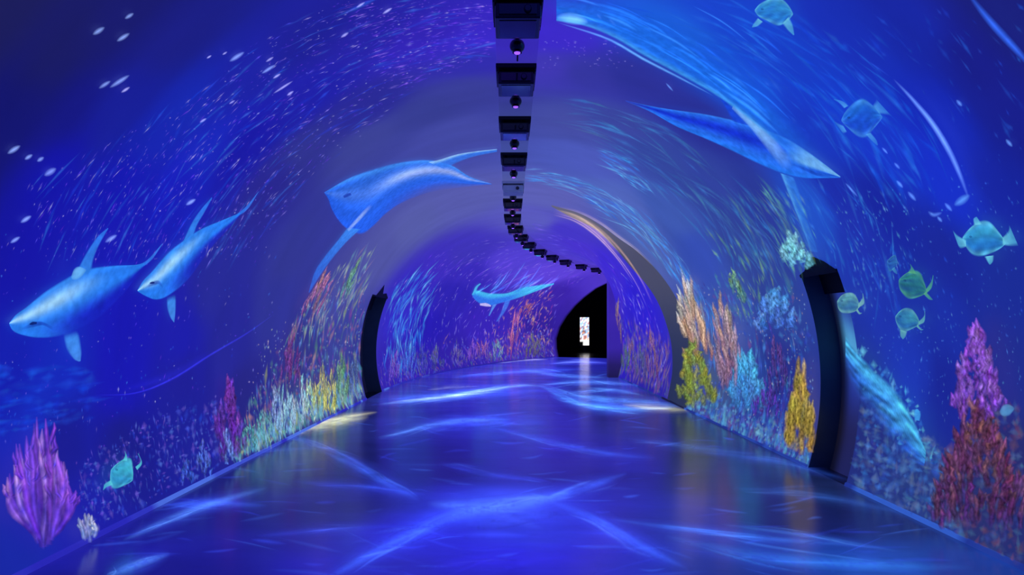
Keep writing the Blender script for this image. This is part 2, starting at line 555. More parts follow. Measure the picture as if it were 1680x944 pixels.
# bare grey wall panel between two projections on the right wall
out_px = [(905, 336), (950, 349), (985, 368), (1016, 391), (1045, 411), (1073, 437), (1095, 464), (1111, 490), (1122, 514), (1130, 540), (1135, 582), (1134, 624), (1126, 671)]
in_px = [(905, 338), (938, 356), (962, 367), (984, 380), (1011, 408), (1035, 437), (1056, 460), (1073, 483), (1084, 504), (1092, 525), (1102, 563), (1104, 609), (1096, 655)]
def cat(pts, m):
    """Catmull-Rom resample to m points, even in arc length"""
    pts = [np.array(p, dtype=float) for p in pts]
    ext = [2 * pts[0] - pts[1]] + pts + [2 * pts[-1] - pts[-2]]
    fine = []
    for i in range(1, len(ext) - 2):
        p0, p1, p2, p3 = ext[i - 1:i + 3]
        for t in np.linspace(0, 1, 12, endpoint=False):
            fine.append(0.5 * ((2 * p1) + (p2 - p0) * t + (2 * p0 - 5 * p1 + 4 * p2 - p3) * t * t + (3 * p1 - p0 - 3 * p2 + p3) * t ** 3))
    fine.append(pts[-1])
    fine = np.array(fine)
    d = np.r_[0, np.cumsum(np.hypot(*np.diff(fine, axis=0).T))]
    q = np.linspace(0, d[-1], m)
    return np.stack([np.interp(q, d, fine[:, 0]), np.interp(q, d, fine[:, 1])], 1)
def wall_patch(mb, A, B, nu, nv, colfn, eps, feather=0.0):
    ta, tb = cat(A, nu), cat(B, nu)
    base = len(mb.v); ok = True
    for i in range(nu):
        for j in range(nv):
            v = j / (nv - 1); u = i / (nu - 1)
            q = ta[i] * (1 - v) + tb[i] * v
            p = wall_at(q[0], q[1], eps)
            if p is None:
                p = Vector(mb.v[-1]) if mb.v else Vector((0, 10, 0))
            c = colfn(u, v) if colfn else None
            if c is not None and feather > 0:
                k = sm(0, feather, v) * sm(0, feather, 1 - v)
                c = (c[0], c[1], c[2], (c[3] if len(c) > 3 else 1) * k)
            mb.add(p, c)
    for i in range(nu - 1):
        for j in range(nv - 1):
            mb.f.append((base + i * nv + j, base + i * nv + j + 1, base + (i + 1) * nv + j + 1, base + (i + 1) * nv + j))
def spill(u, v):  # grey projector spill light painted on, darker towards the foot
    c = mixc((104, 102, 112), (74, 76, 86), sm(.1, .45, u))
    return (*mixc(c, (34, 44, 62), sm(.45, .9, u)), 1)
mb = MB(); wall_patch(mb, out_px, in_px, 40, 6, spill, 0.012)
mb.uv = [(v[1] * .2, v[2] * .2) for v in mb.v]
bare = tag(mb.build('bare_panel', M_WALL, wall_r), 'curved wall panel without film, grey spill light painted on')

# skirting along both wall feet
def skirting(name, side, label, hole):
    mb = MB()
    ss = uniq(list(np.arange(S_BACK, 3, 1.0)) + list(np.arange(3, S_END, 0.12)) + list(hole[:2]))
    if side > 0: ss = [s for s in ss if s < 19.3]
    rr = random.Random(3 + side)
    lat = lambda z: math.sqrt(R * R - (z - ZC) ** 2)
    last = None
    for s in ss:
        if last is None or rr.random() < 0.25: last = rr.random()
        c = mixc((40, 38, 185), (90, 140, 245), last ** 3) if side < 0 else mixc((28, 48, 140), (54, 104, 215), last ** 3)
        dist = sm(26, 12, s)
        if 11.9 < s < 13.7 and side > 0: c = (14, 16, 26)  # shadow at the foot of the bare panel, put into the skirting colour
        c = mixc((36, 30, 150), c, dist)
        for (dz, dl) in ((0.0, 0.016), (0.026, 0.014), (0.031, 0.0)):
            a = math.atan2(side * lat(dz), dz - ZC)
            p = P(s, a, R - dl)
            mb.add((p.x, p.y, dz), (*c, 1), (s, dz))
    for i in range(len(ss) - 1):
        m_ = (ss[i] + ss[i + 1]) / 2
        if hole[0] < m_ < hole[1]: continue
        for j in range(2):
            mb.f.append((i * 3 + j, i * 3 + j + 1, i * 3 + j + 4, i * 3 + j + 3))
    return tag(mb.build(name, M_WALL, smooth=False), label, kind='structure')
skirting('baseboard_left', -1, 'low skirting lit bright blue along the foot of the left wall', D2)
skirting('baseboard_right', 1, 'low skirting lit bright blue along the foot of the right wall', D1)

# ------------------------------------------------------------------ projectors and spotlights on the crown
TR = -0.05
def projector_proto(pale=False):
    """built facing -Y, origin at the ceiling"""
    case = M_CASEW if pale else M_CASE
    t = empty('projector', (0, 0, 0))
    bm = bmesh.new(); box(bm, (0, 0.2, -0.02), (0.37, 0.44, 0.04), 0.006)
    for sx in (-1, 1): box(bm, (sx * 0.175, 0.2, -0.05), (0.012, 0.42, 0.05))
    bm_obj('mount_plate', bm, M_METAL if not pale else M_CASEW, t)
    for sx in (-1, 1):
        bm = bmesh.new(); box(bm, (sx * 0.11, 0.19, -0.05), (0.03, 0.18, 0.03), 0.004)
        bm_obj('bracket', bm, M_METAL, t)
    bm = bmesh.new(); box(bm, (0, 0.195, -0.12), (0.33, 0.37, 0.115), 0.01)
    hs = bm_obj('housing', bm, case, t)
    bm = bmesh.new(); box(bm, (0, 0.004, -0.118), (0.27, 0.014, 0.075), 0.004)
    bm_obj('front_window', bm, M_GLASS if not pale else M_CASEW, t)
    bm = bmesh.new(); cyl(bm, (0.07, -0.006, -0.118), 0.03, 0.026, 0.03, 'Y'); 
    ln = bm_obj('lens_ring', bm, M_METAL, t)
    bm = bmesh.new(); cyl(bm, (0.07, -0.019, -0.118), 0.021, 0.021, 0.008, 'Y')
    bm_obj('lens_glass', bm, M_GLASS, ln)
    bm = bmesh.new(); box(bm, (0, 0.2, -0.179), (0.27, 0.3, 0.006), 0.002)
    bm_obj('bottom_cover', bm, M_GLASS if not pale else M_CASEW, t)
    for k in range(4):
        bm = bmesh.new(); box(bm, (0.168, 0.12 + 0.05 * k, -0.12), (0.008, 0.02, 0.07), 0.001)
        bm_obj('vent', bm, M_METAL, hs)
    return t
def spot_proto():
    t = empty('ceiling_spotlight', (0, 0, 0))
    bm = bmesh.new(); cyl(bm, (0, 0, -0.012), 0.05, 0.045, 0.024)
    bm_obj('ceiling_rose', bm, M_METAL, t)
    bm = bmesh.new(); cyl(bm, (0.01, 0.38, -0.009), 0.008, 0.008, 0.72, 'Y', 8)
    bm_obj('cable', bm, M_CASE, t)
    bm = bmesh.new(); cyl(bm, (0, 0, -0.075), 0.011, 0.011, 0.13)
    bm_obj('stem', bm, M_METAL, t)
    bm = bmesh.new()
    bmesh.ops.create_uvsphere(bm, u_segments=24, v_segments=14, radius=0.06)
    for v in bm.verts: v.co.z = v.co.z * 0.92 - 0.175
    bm_obj('globe_housing', bm, M_CASE, t, True)
    bm = bmesh.new(); cyl(bm, (0, -0.012, -0.226), 0.038, 0.034, 0.014)
    r_ = bm_obj('bezel', bm, M_METAL, t)
    bm = bmesh.new(); bmesh.ops.create_uvsphere(bm, u_segments=16, v_segments=8, radius=0.026)
    for v in bm.verts: v.co = Vector((v.co.x, v.co.y - 0.014, v.co.z * 0.55 - 0.232))
    bm_obj('led_lens', bm, M_LED, t, True)
    ld = bpy.data.lights.new('violet_lamp', 'SPOT')
    ld.energy = 1.6; ld.color = (0.36, 0.25, 1.0); ld.spot_size = math.radians(150); ld.spot_blend = 0.8; ld.shadow_soft_size = 0.03
    lo = bpy.data.objects.new('violet_lamp', ld); COL.objects.link(lo)
    lo.parent = t; lo.location = (0, -0.014, -0.26)
    return t
def dup(root):
    r_ = root.copy(); COL.objects.link(r_)
    for ch in list(root.children):
        c = ch.copy(); COL.objects.link(c); c.parent = r_
        for g in ch.children:
            d = g.copy(); COL.objects.link(d); d.parent = c
    return r_
ZS = R + ZC - 0.05
proj0, spot0, pale0 = projector_proto(), spot_proto(), projector_proto(True)
ords = ['nearest', 'second nearest', 'third nearest', 'fourth nearest', 'pale grey', 'sixth', 'seventh', 'eighth', 'ninth', 'tenth', 'eleventh', 'twelfth', 'thirteenth', 'fourteenth', 'fifteenth', 'last']
SP = [5.0, 6.36, 7.96, 9.62, 11.5, 13.1, 14.9, 16.6, 18.2, 19.9, 21.8, 23.6, 25.4, 27.4, 29.2, 30.6]
for i, s in enumerate(SP):
    if i == 4: o = pale0
    else: o = proj0 if i == 0 else dup(proj0)
    o.location = PF(s, TR, ZS)
    o.rotation_euler = (0, 0, -max(0.0, (s - Y1) / RC))
    if i < 4: lb = 'black projector box hung from the crown, %s to the camera' % ords[i]
    elif i == 4: lb = 'pale grey projector box on the crown, fifth from the camera'
    elif i == 15: lb = 'tiny black projector at the far end of the row by the exit arch'
    else: lb = 'small black projector, %s from the camera in the curving row on the crown' % ords[i]
    tag(o, lb, 'projector', 'projectors in a row along the crown')
    q = spot0 if i == 0 else dup(spot0)
    q.location = PF(s + 0.52, TR, ZS)
    q.rotation_euler = (0, 0, -max(0.0, (s - Y1) / RC))
    nm = ['first', 'second', 'third', 'fourth', 'fifth', 'sixth', 'seventh', 'eighth', 'ninth', 'tenth', 'eleventh', 'twelfth', 'thirteenth', 'fourteenth', 'fifteenth', 'last'][i]
    tag(q, 'black globe spotlight with violet lamp behind the %s projector from the camera' % nm if i < 15 else 'black globe spotlight behind the last projector by the exit arch', 'spotlight', 'globe spotlights along the crown')
# ------------------------------------------------------------------ screen in the hall beyond the arch
YS = 38.0
def at_y(px, py, Y): return Vector(((px - VX) / F * Y, Y, EYE + (VY - py) / F * Y))
scr = empty('digital_display', at_y(959, 580, YS))
tag(scr, 'tall narrow bright display showing a colourful picture beyond the exit arch', 'display')
scr.location.z = 0
p0, p1 = at_y(951.5, 567, YS), at_y(966.5, 521, YS)
bm = bmesh.new(); box(bm, ((p0.x + p1.x) / 2 - scr.location.x, 0.04, (p0.z + p1.z) / 2), (p1.x - p0.x + .08, .06, p1.z - p0.z + .08), .006)
bm_obj('frame', bm, M_BLACK, scr)
bm = bmesh.new(); box(bm, (0, 0.06, p0.z / 2), (0.2, .05, p0.z), .004); box(bm, (0, 0.06, 0.015), (0.6, .4, .03), .004)
bm_obj('stand', bm, M_BLACK, scr)
mb = MB(); rr = random.Random(5)
nx, nz_ = 7, 18
pal = [(255, 255, 255), (235, 240, 255), (150, 190, 235), (190, 130, 140), (120, 90, 110), (90, 80, 90), (250, 230, 220), (220, 150, 120)]
for j in range(nz_ + 1):
    for i in range(nx + 1):
        v = j / nz_
        if v < 0.2: c = (6, 6, 8) if i < 3 and v < .14 else (250, 248, 245)
        elif v > 0.72: c = rr.choice(pal[:4])
        else: c = rr.choice(pal[1:])
        mb.add((p0.x + (p1.x - p0.x) * i / nx - scr.location.x, 0.005, p0.z + (p1.z - p0.z) * v), (*c, 1), (i, j))
for j in range(nz_):
    for i in range(nx):
        a_ = j * (nx + 1) + i
        mb.f.append((a_, a_ + 1, a_ + nx + 2, a_ + nx + 1))
mb.build('picture_panel', picture_mat('display_picture', 1.5, .95, 1.05, 5), scr, smooth=False)

# ------------------------------------------------------------------ projected animals
def ribbon(mb, pts, wpx, col, al, eps, nu=40, prof=(0, .45, 1, .45, 0), ends=True):
    c = cat(pts, nu)
    tg = np.gradient(c, axis=0); ln = np.hypot(tg[:, 0], tg[:, 1])[:, None] + 1e-6
    nn = np.stack([-tg[:, 1], tg[:, 0]], 1) / ln
    base = len(mb.v); m = len(prof)
    for i in range(nu):
        u = i / (nu - 1)
        k = math.sin(math.pi * u) ** .8 if ends else 1.0
        wp = (wpx[0] + (wpx[1] - wpx[0]) * u if isinstance(wpx, tuple) else wpx) * (.25 + .75 * math.sin(math.pi * u) ** .7)
        for j in range(m):
            q = c[i] + nn[i] * wp * (j / (m - 1) - .5)
            if eps is None: p = floor_at(q[0], max(q[1], 575), 0.003 + 0.0002 * (base % 7))
            else: p = wall_at(q[0], q[1], eps)
            if p is None: p = Vector(mb.v[-1])
            mb.add(p, (*col, al * prof[j] * k))
    for i in range(nu - 1):
        for j in range(m - 1):
            mb.f.append((base + i * m + j, base + i * m + j + 1, base + (i + 1) * m + j + 1, base + (i + 1) * m + j))
EPS = [0.02]
def nexteps():
    EPS[0] += 0.0006
    return EPS[0]
def noise2(seed):
    r_ = random.Random(seed); ph = [(r_.uniform(5, 40), r_.uniform(3, 25), r_.uniform(0, 6)) for _ in range(6)]
    return lambda u, v: sum(math.sin(a * u + b * v + c) for a, b, c in ph) / 6
def part(parent, name, A, B, colfn, nu=40, nv=14, feather=0.12, label=None, mat=None):
    mb = MB(); wall_patch(mb, A, B, nu, nv, colfn, nexteps(), feather)
    loc = parent.location
    mb.v = [tuple(Vector(v) - loc) for v in mb.v]
    o = mb.build(name, mat or M_PIC, parent)
    if label: o['label'] = label
    return o
def thing_at(name, px, py, label, cat, group=None):
    return tag(empty(name, wall_at(px, py, 0.01)), label, cat, group)

def shark_col(seed, dark=(26, 40, 195), mid=(40, 122, 240), hi=(160, 212, 252), fade=0.55, hv=0.3):
    nz = noise2(seed)
    def f(u, v):
        c = mixc(mid, hi, math.exp(-((v - hv) / 0.16) ** 2) * (1 - sm(0.35, 0.8, u)) * 0.95)
        c = mixc(c, dark, sm(0.5, 0.85, v) * sm(0.15, 0.55, u))
        c = mixc(c, (60, 150, 245), sm(0.14, 0.0, v) * 0.4)
        k = 1 + 0.10 * nz(u, v)
        al = 1 - fade * sm(0.45, 1.0, v) * sm(0.2, 0.6, u)
        return (c[0] * k, c[1] * k, c[2] * k, al)
    return f
def fin_col(c0, c1, a0=1.0, a1=0.9):
    return lambda u, v: (*mixc(c0, c1, u), a0 + (a1 - a0) * u)

def shark(pos, label, top, bot, tail, dorsal, pect, seed, eye, mouth):
    t = thing_at('shark', *pos, label, 'projected shark', 'sharks projected on the left wall')
    part(t, 'tail_fin', tail[0], tail[1], fin_col((40, 110, 230), (60, 120, 235), 0.95, 0.8), 14, 6, 0.15)
    part(t, 'dorsal_fin', dorsal[0], dorsal[1], fin_col((52, 130, 235), (44, 110, 232), 0.95, 0.95), 20, 7, 0.12)
    b = part(t, 'body', top, bot, shark_col(seed), 64, 22, 0.05)
    part(t, 'pectoral_fin', pect[0], pect[1], lambda u, v: (*mixc((60, 140, 240), (74, 145, 242), u), sm(0, .25, u) * (.95 - .15 * u)), 18, 7, 0.2)
    part(b, 'eye', eye[0], eye[1], lambda u, v: (16, 30, 90, 0.85), 8, 5, 0.1) if False else None
    e = part(t, 'gill_shade', mouth[0], mouth[1], lambda u, v: (20, 50, 170, 0.75 * math.sin(math.pi * u)), 14, 5, 0.3)
    e2 = part(t, 'eye', eye[0], eye[1], lambda u, v: (14, 34, 120, 0.95), 7, 5, 0.2)
    return t
shark((110, 490), 'large blue shark projected on the left wall with its snout at the picture edge',
      [(9, 529), (20, 515), (36, 503), (72, 474), (119, 446), (144, 438), (180, 434), (216, 433), (232, 430)],
      [(9, 531), (14, 541), (26, 548), (54, 554), (90, 552), (126, 539), (162, 518), (198, 482), (232, 436)],
      ([(222, 433), (238, 424), (262, 398)], [(224, 442), (245, 425), (263, 399)]),
      ([(117, 449), (137, 412), (155, 386), (172, 372)], [(146, 442), (149, 424), (157, 403), (173, 373)]),
      ([(97, 546), (103, 572), (115, 589), (124, 593)], [(123, 540), (127, 560), (129, 578), (127, 592)]), 3,
      ([(42, 530), (47, 526), (54, 527)], [(42, 532), (47, 533), (54, 531)]),
      ([(28, 538), (45, 528), (62, 526), (84, 536)], [(28, 541), (48, 537), (66, 534), (85, 545)]))
shark((290, 430), 'smaller blue shark projected behind the larger shark on the left wall',
      [(220, 475), (230, 458), (245, 442), (270, 413), (295, 393), (324, 374), (360, 359), (390, 347)],
      [(221, 477), (234, 485), (252, 491), (274, 483), (306, 456), (342, 406), (378, 366), (391, 350)],
      ([(383, 350), (400, 336), (421, 311)], [(386, 354), (404, 340), (421, 312)]),
      ([(295, 394), (310, 363), (325, 341), (343, 321)], [(313, 386), (320, 366), (330, 349), (344, 323)]),
      ([(268, 486), (269, 505), (274, 520), (280, 528)], [(284, 480), (284, 500), (283, 516), (281, 528)]), 8,
      ([(240, 462), (244, 460), (248, 461)], [(240, 464), (244, 465), (248, 464)]),
      ([(232, 470), (244, 460), (255, 458), (262, 466)], [(232, 473), (246, 468), (256, 466), (262, 474)]))

# winged whale on the left vault
t = thing_at('whale', 640, 310, 'pale blue winged whale projected on the left side of the vault', 'projected whale')
nz = noise2(21)
def wcol(u, v):
    c = mixc((46, 112, 240), (34, 92, 232), v)
    c = mixc(c, (150, 175, 250), math.exp(-((v - (0.42 - 0.2 * u)) / 0.13) ** 2) * (0.25 + 0.75 * sm(0.25, 0.55, u)) * (1 - sm(0.8, 1, u) * .4))
    c = mixc(c, (70, 150, 248), math.exp(-((v - 0.04) / 0.06) ** 2) * 0.7)
    k = 1 + 0.14 * nz(u * 0.6, v * 1.5)
    al = 0.96 - 0.8 * sm(0.55, 1.0, v) * sm(0.35, 0.75, u)
    return (c[0] * k, c[1] * k, c[2] * k, al)
part(t, 'body', [(529, 313), (569, 289), (613, 273), (658, 262), (702, 259), (740, 268), (770, 287), (806, 299)],
     [(530, 315), (536, 325), (541, 340), (551, 358), (566, 374), (590, 383), (610, 370), (630, 350), (660, 330), (710, 312), (770, 304), (807, 300)], wcol, 70, 30, 0.03)
part(t, 'upper_wing', [(700, 262), (717, 259), (747, 250), (777, 245), (815, 241)], [(728, 275), (738, 270), (755, 262), (778, 254), (815, 246)],
     lambda u, v: (*mixc((150, 200, 252), (50, 120, 240), sm(0.1, 0.45, v)), 0.95 - 0.3 * v), 34, 9, 0.08)
part(t, 'lower_wing', [(566, 372), (551, 392), (530, 418), (513, 444), (503, 478)], [(590, 374), (566, 396), (542, 424), (522, 452), (504, 480)],
     lambda u, v: (*mixc((60, 135, 245), (44, 105, 232), u), 0.95 - 0.35 * u), 36, 9, 0.15)
part(t, 'wing_ridge', [(566, 374), (580, 358), (598, 338), (612, 325)], [(570, 378), (586, 362), (604, 342), (616, 328)],
     lambda u, v: (150, 180, 250, 0.8 * math.sin(math.pi * min(1, u + .15))), 20, 6, 0.35)
part(t, 'eye', [(560, 318), (566, 314), (572, 313)], [(562, 323), (568, 321), (574, 318)], lambda u, v: (24, 50, 170, .8), 8, 5, .3)

# dolphin-like whale on the right vault
t = thing_at('dolphin', 1220, 230, 'long slim blue dolphin projected on the right side of the vault', 'projected dolphin')
nz = noise2(5)
def dcol(u, v):
    c = mixc((40, 110, 238), (22, 50, 205), math.exp(-((v - 0.42) / 0.22) ** 2) * (1 - sm(0.55, 0.8, u)))
    c = mixc(c, (34, 118, 242), sm(0.75, 1, v) * .8)
    c = mixc(c, (128, 195, 245), sm(0.70, 0.85, u) * (1 - sm(0.42, 0.6, v)) * .85)
    c = mixc(c, (24, 70, 190), sm(0.82, 0.9, u) * math.exp(-((v - 0.62) / 0.1) ** 2) * .7)
    c = mixc(c, (70, 150, 245), math.exp(-(v / 0.06) ** 2) * .6)
    k = 1 + 0.10 * nz(u, v)
    return (c[0] * k, c[1] * k, c[2] * k, 0.35 + 0.65 * sm(0.0, 0.15, u))
db = part(t, 'body', [(1028, 160), (1069, 169), (1113, 176), (1158, 182), (1202, 191), (1247, 203), (1291, 220), (1327, 242), (1358, 265), (1384, 286)],
     [(1029, 162), (1069, 179), (1113, 204), (1158, 223), (1202, 243), (1247, 265), (1287, 281), (1323, 289), (1358, 289), (1384, 288)], dcol, 80, 22, 0.03)
part(t, 'upper_fin', [(1174, 140), (1186, 160), (1196, 178), (1204, 194)], [(1178, 140), (1206, 164), (1232, 184), (1262, 210)],
     lambda u, v: (*mixc((24, 70, 215), (70, 150, 245), sm(0.3, .9, v)), 0.9), 24, 10, 0.08)
part(t, 'flank_streak', [(1208, 166), (1242, 193), (1272, 218), (1298, 250), (1308, 270)], [(1204, 174), (1232, 203), (1254, 231), (1278, 262), (1292, 278)],
     lambda u, v: (140, 200, 250, 0.6 * math.sin(math.pi * min(1, .2 + u * .8))), 30, 6, 0.3)
part(t, 'lower_fin', [(1284, 280), (1294, 305), (1308, 340), (1322, 375), (1334, 410)], [(1308, 288), (1318, 315), (1326, 348), (1338, 380), (1348, 412)],
     lambda u, v: (*mixc((90, 175, 245), (50, 120, 225), sm(0.0, .5, v)), 0.85 - 0.55 * u), 30, 8, 0.15)
part(t, 'jaw_line', [(1300, 262), (1325, 270), (1350, 280), (1380, 286)], [(1300, 266), (1324, 276), (1348, 286), (1380, 288)],
     lambda u, v: (22, 60, 180, .7 * math.sin(math.pi * u)), 20, 5, .3)

# bright whale far down the bend
t = thing_at('whale', 835, 482, 'small glowing cyan whale projected far down the bend', 'projected whale')
part(t, 'body', [(773, 482), (778, 475), (790, 477), (803, 480), (830, 480), (856, 471), (883, 467), (908, 464)],
     [(774, 486), (780, 494), (790, 500), (803, 502), (822, 497), (852, 488), (883, 476), (908, 466)],
     lambda u, v: (*mixc((70, 185, 245), (50, 120, 240), sm(.2, .6, v) * (1 - sm(.4, .7, u))), 0.95), 50, 10, 0.1)
part(t, 'head_spray', [(774, 480), (778, 470), (786, 464)], [(780, 478), (783, 471), (788, 465)], lambda u, v: (80, 190, 245, .8), 12, 5, .2)
part(t, 'back_fin', [(838, 480), (860, 468), (880, 456)], [(852, 478), (868, 468), (882, 457)], lambda u, v: (60, 140, 245, .8 * (1 - u)), 14, 5, .2)
part(t, 'belly_fin', [(806, 500), (803, 510), (800, 518)], [(815, 498), (808, 508), (802, 518)], lambda u, v: (90, 150, 250, .8), 10, 5, .2)
part(t, 'side_fin', [(826, 494), (820, 512), (812, 528)], [(838, 490), (830, 508), (816, 527)], lambda u, v: (70, 130, 250, .8 * (1 - .5 * u)), 14, 5, .2)
mb = MB(); r_ = random.Random(44); e = nexteps()
for k in range(34):
    x_ = r_.uniform(776, 890); y_ = 484 - (x_ - 776) * .12 + r_.gauss(0, 5); L_ = r_.uniform(14, 40)
    dr = -.45 - r_.random() * .25 if r_.random() < .75 else -1.2
    ribbon(mb, [(x_, y_), (x_ + L_ * .5, y_ + dr * L_ * .5), (x_ + L_ * math.cos(.3), y_ + dr * L_ * 1.05)], r_.uniform(1.5, 4.5), r_.choice([(80, 180, 245), (60, 130, 245), (110, 110, 250)]), r_.uniform(.3, .8), e + .0003 * k, 8)
mb.v = [tuple(Vector(v) - t.location) for v in mb.v]
tag(mb.build('back_spray', M_SOFT, t), kind='stuff')
part(t, 'chin_patch', [(786, 497), (796, 496), (804, 500)], [(786, 501), (796, 503), (804, 503)], lambda u, v: (200, 190, 250, .9), 10, 5, .2)

# round reef fish
def fish(label, cx, cy, rx, ry, tilt, cols, fins, al=0.95, group='reef fish projected on the right wall', seed=0):
    t = thing_at('reef_fish', cx, cy, label, 'projected fish', group)
    ct, st = math.cos(tilt), math.sin(tilt)
    def T(x, y): return (cx + x * ct - y * st, cy + x * st + y * ct)
    n = 14; top, bot = [], []
    for k in range(n + 1):
        x = -1 + 2 * k / n
        h = max(0.02, (1 - abs(x) ** 1.9)) ** 0.72 * (1 + .12 * math.sin(2.2 * x + seed)) * (1.06 if x < .2 else 1.06 - .3 * (x - .2))
        top.append(T(x * rx, -h * ry * 1.05)); bot.append(T(x * rx, h * ry * (.9 + .12 * math.sin(3 * x + seed * 2))))
    nz = noise2(seed + 40)
    def col(u, v):
        c = mixc(cols[0], cols[1], sm(.2, .8, v + .25 * nz(u * .5, v * .5)))
        e = max(math.exp(-((v - .06) / .1) ** 2), math.exp(-((v - .94) / .1) ** 2), math.exp(-(u / .1) ** 2), math.exp(-((1 - u) / .1) ** 2))
        c = mixc(c, cols[2], e * .7)
        k = 1 + .2 * nz(u * .8, v * 1.7)
        return (c[0] * k, c[1] * k, c[2] * k, al * (.82 + .3 * nz(u * .7, v)))
    b = part(t, 'body', top, bot, col, 32, 18, .05)
    for nm, A, B in fins:
        part(t, nm, [T(*q) for q in A], [T(*q) for q in B], lambda u, v: (*mixc(cols[2], cols[0], u * .5), al * (.9 - .35 * u)), 14, 6, .2)
    ex = -rx * .62
    part(t, 'eye', [T(ex - 2.5, -ry * .15 - 1), T(ex, -ry * .15 - 2.6), T(ex + 2.5, -ry * .15 - 1)], [T(ex - 2.5, -ry * .15 + 1), T(ex, -ry * .15 + 2.6), T(ex + 2.5, -ry * .15 + 1)],
         lambda u, v: (14, 40, 110, .5), 7, 5, .3)
    return t
BL = ((34, 110, 215), (28, 80, 205), (78, 160, 240))
TE = ((58, 165, 215), (40, 130, 205), (110, 205, 235))
fish('round mid blue fish projected high on the right wall above the dolphin snout', 1421, 189, 34, 28, -.08, BL,
     [('tail_fin', [(20, -22), (26, -30), (24, -34)], [(30, -6), (46, -2), (52, 2)]), ('side_fin', [(-32, 8), (-42, 2), (-48, -2)], [(-26, 20), (-32, 22), (-36, 16)]),
      ('dorsal_fin', [(-28, -20), (-36, -30), (-44, -36)], [(-20, -24), (-28, -32), (-42, -37)]), ('belly_fin', [(4, 26), (14, 38), (22, 46)], [(14, 24), (22, 36), (24, 45)])], .85, seed=1)
fish('large pale turquoise fish projected at the right edge of the picture', 1625, 391, 36, 28, .12, TE,
     [('tail_fin', [(30, -10), (38, -22), (38, -32)], [(32, 4), (46, 4), (58, 2)]), ('side_fin', [(-30, 2), (-44, -4), (-54, -12)], [(-28, 14), (-36, 18), (-40, 16)]),
      ('dorsal_fin', [(-20, -24), (-22, -34), (-18, -38)], [(-6, -27), (-10, -32), (-16, -38)]), ('belly_fin', [(4, 26), (10, 34), (14, 38)], [(20, 22), (20, 32), (16, 38)])], .92, seed=2)
fish('green fish projected above two teal fish on the right wall', 1507, 467, 25, 24, .45, ((48, 140, 120), (36, 110, 110), (90, 180, 130)),
     [('tail_fin', [(22, -6), (24, -22), (22, -32)], [(26, 2), (30, -12), (24, -31)]), ('lower_tail_fin', [(22, 4), (34, 8), (40, 6)], [(24, -2), (34, 2), (40, 5)]),
      ('dorsal_fin', [(-18, -16), (-16, -26), (-20, -32)], [(-2, -22), (-8, -26), (-19, -32)])], .8, seed=3)
fish('teal fish projected below the green fish on the right wall', 1499, 524, 21, 21, .3, ((60, 150, 175), (40, 110, 165), (110, 190, 190)),
     [('tail_fin', [(18, -4), (24, -16), (22, -24)], [(20, 2), (28, -6), (24, -23)]), ('lower_tail_fin', [(18, 0), (26, 6), (30, 6)], [(18, 6), (26, 9), (30, 7)]),
      ('belly_fin', [(-8, 18), (-4, 28), (2, 32)], [(6, 18), (6, 26), (3, 32)])], .85, seed=4)
fish('pale green fish projected beside the recessed door on the right wall', 1401, 497, 19, 21, .25, ((92, 165, 175), (60, 125, 160), (130, 195, 185)),
     [('tail_fin', [(16, -6), (20, -16), (18, -24)], [(18, 2), (26, -8), (20, -23)]), ('lower_tail_fin', [(16, 2), (22, 8), (26, 8)], [(16, 8), (22, 12), (26, 9)])], .85, seed=5)
fish('pale blue fish projected at the top picture edge right of the bright band', 1277, 8, 32, 24, .1, TE,
     [('tail_fin', [(26, 4), (34, 18), (38, 34)], [(16, 18), (26, 28), (36, 35)]), ('side_fin', [(-26, 12), (-32, 22), (-34, 28)], [(-16, 18), (-24, 26), (-33, 29)])], .75, seed=6)
fish('faint small teal fish projected left of the green fish', 1475, 428, 9, 13, .3, ((50, 120, 180), (36, 90, 170), (70, 150, 190)),
     [('tail_fin', [(6, 4), (12, 10), (14, 14)], [(2, 10), (8, 14), (13, 15)])], .7, seed=7)
fish('turquoise fish projected low on the left wall beside the purple coral', 187, 782, 20, 26, .45, ((64, 185, 215), (52, 160, 210), (90, 205, 225)),
     [('tail_fin', [(14, -22), (18, -34), (8, -44)], [(20, -18), (22, -32), (10, -44)]), ('side_fin', [(-14, 16), (-20, 26), (-18, 36)], [(-6, 22), (-14, 30), (-17, 37)]),
      ('dorsal_fin', [(-10, -22), (-10, -32), (-14, -38)], [(-2, -25), (-6, -32), (-13, -38)])], .92, 'reef fish projected on the left wall', 8)

# light arcs, bright water band
def light(name, label, strokes, cat_, group=None):
    mb = MB()
    e = nexteps()
    for k, (pts, wpx, col, al) in enumerate(strokes): ribbon(mb, pts, wpx, col, al, e + .0003 * k)
    return tag(mb.build(name, M_SOFT), label, cat_, group)
light('light_arc', 'thin pale light arc with a hooked foot projected on the right wall', [([(1478, 118), (1510, 152), (1545, 195), (1572, 240), (1590, 280), (1604, 318)], (10, 13), (120, 170, 250), .95),
      ([(1606, 312), (1592, 322), (1580, 330)], 16, (100, 170, 210), .8), ([(1560, 342), (1546, 346), (1536, 340)], 9, (100, 150, 230), .6)], 'light arc')
light('light_arc', 'soft blue light arc projected in the top right corner', [([(1600, -30), (1640, 20), (1690, 75), (1720, 110)], 16, (50, 110, 245), .9)], 'light arc')
t = thing_at('light_band', 1110, 90, 'broad bright blue band of streaked water projected from crown to dolphin', 'light band')
nz = noise2(77)
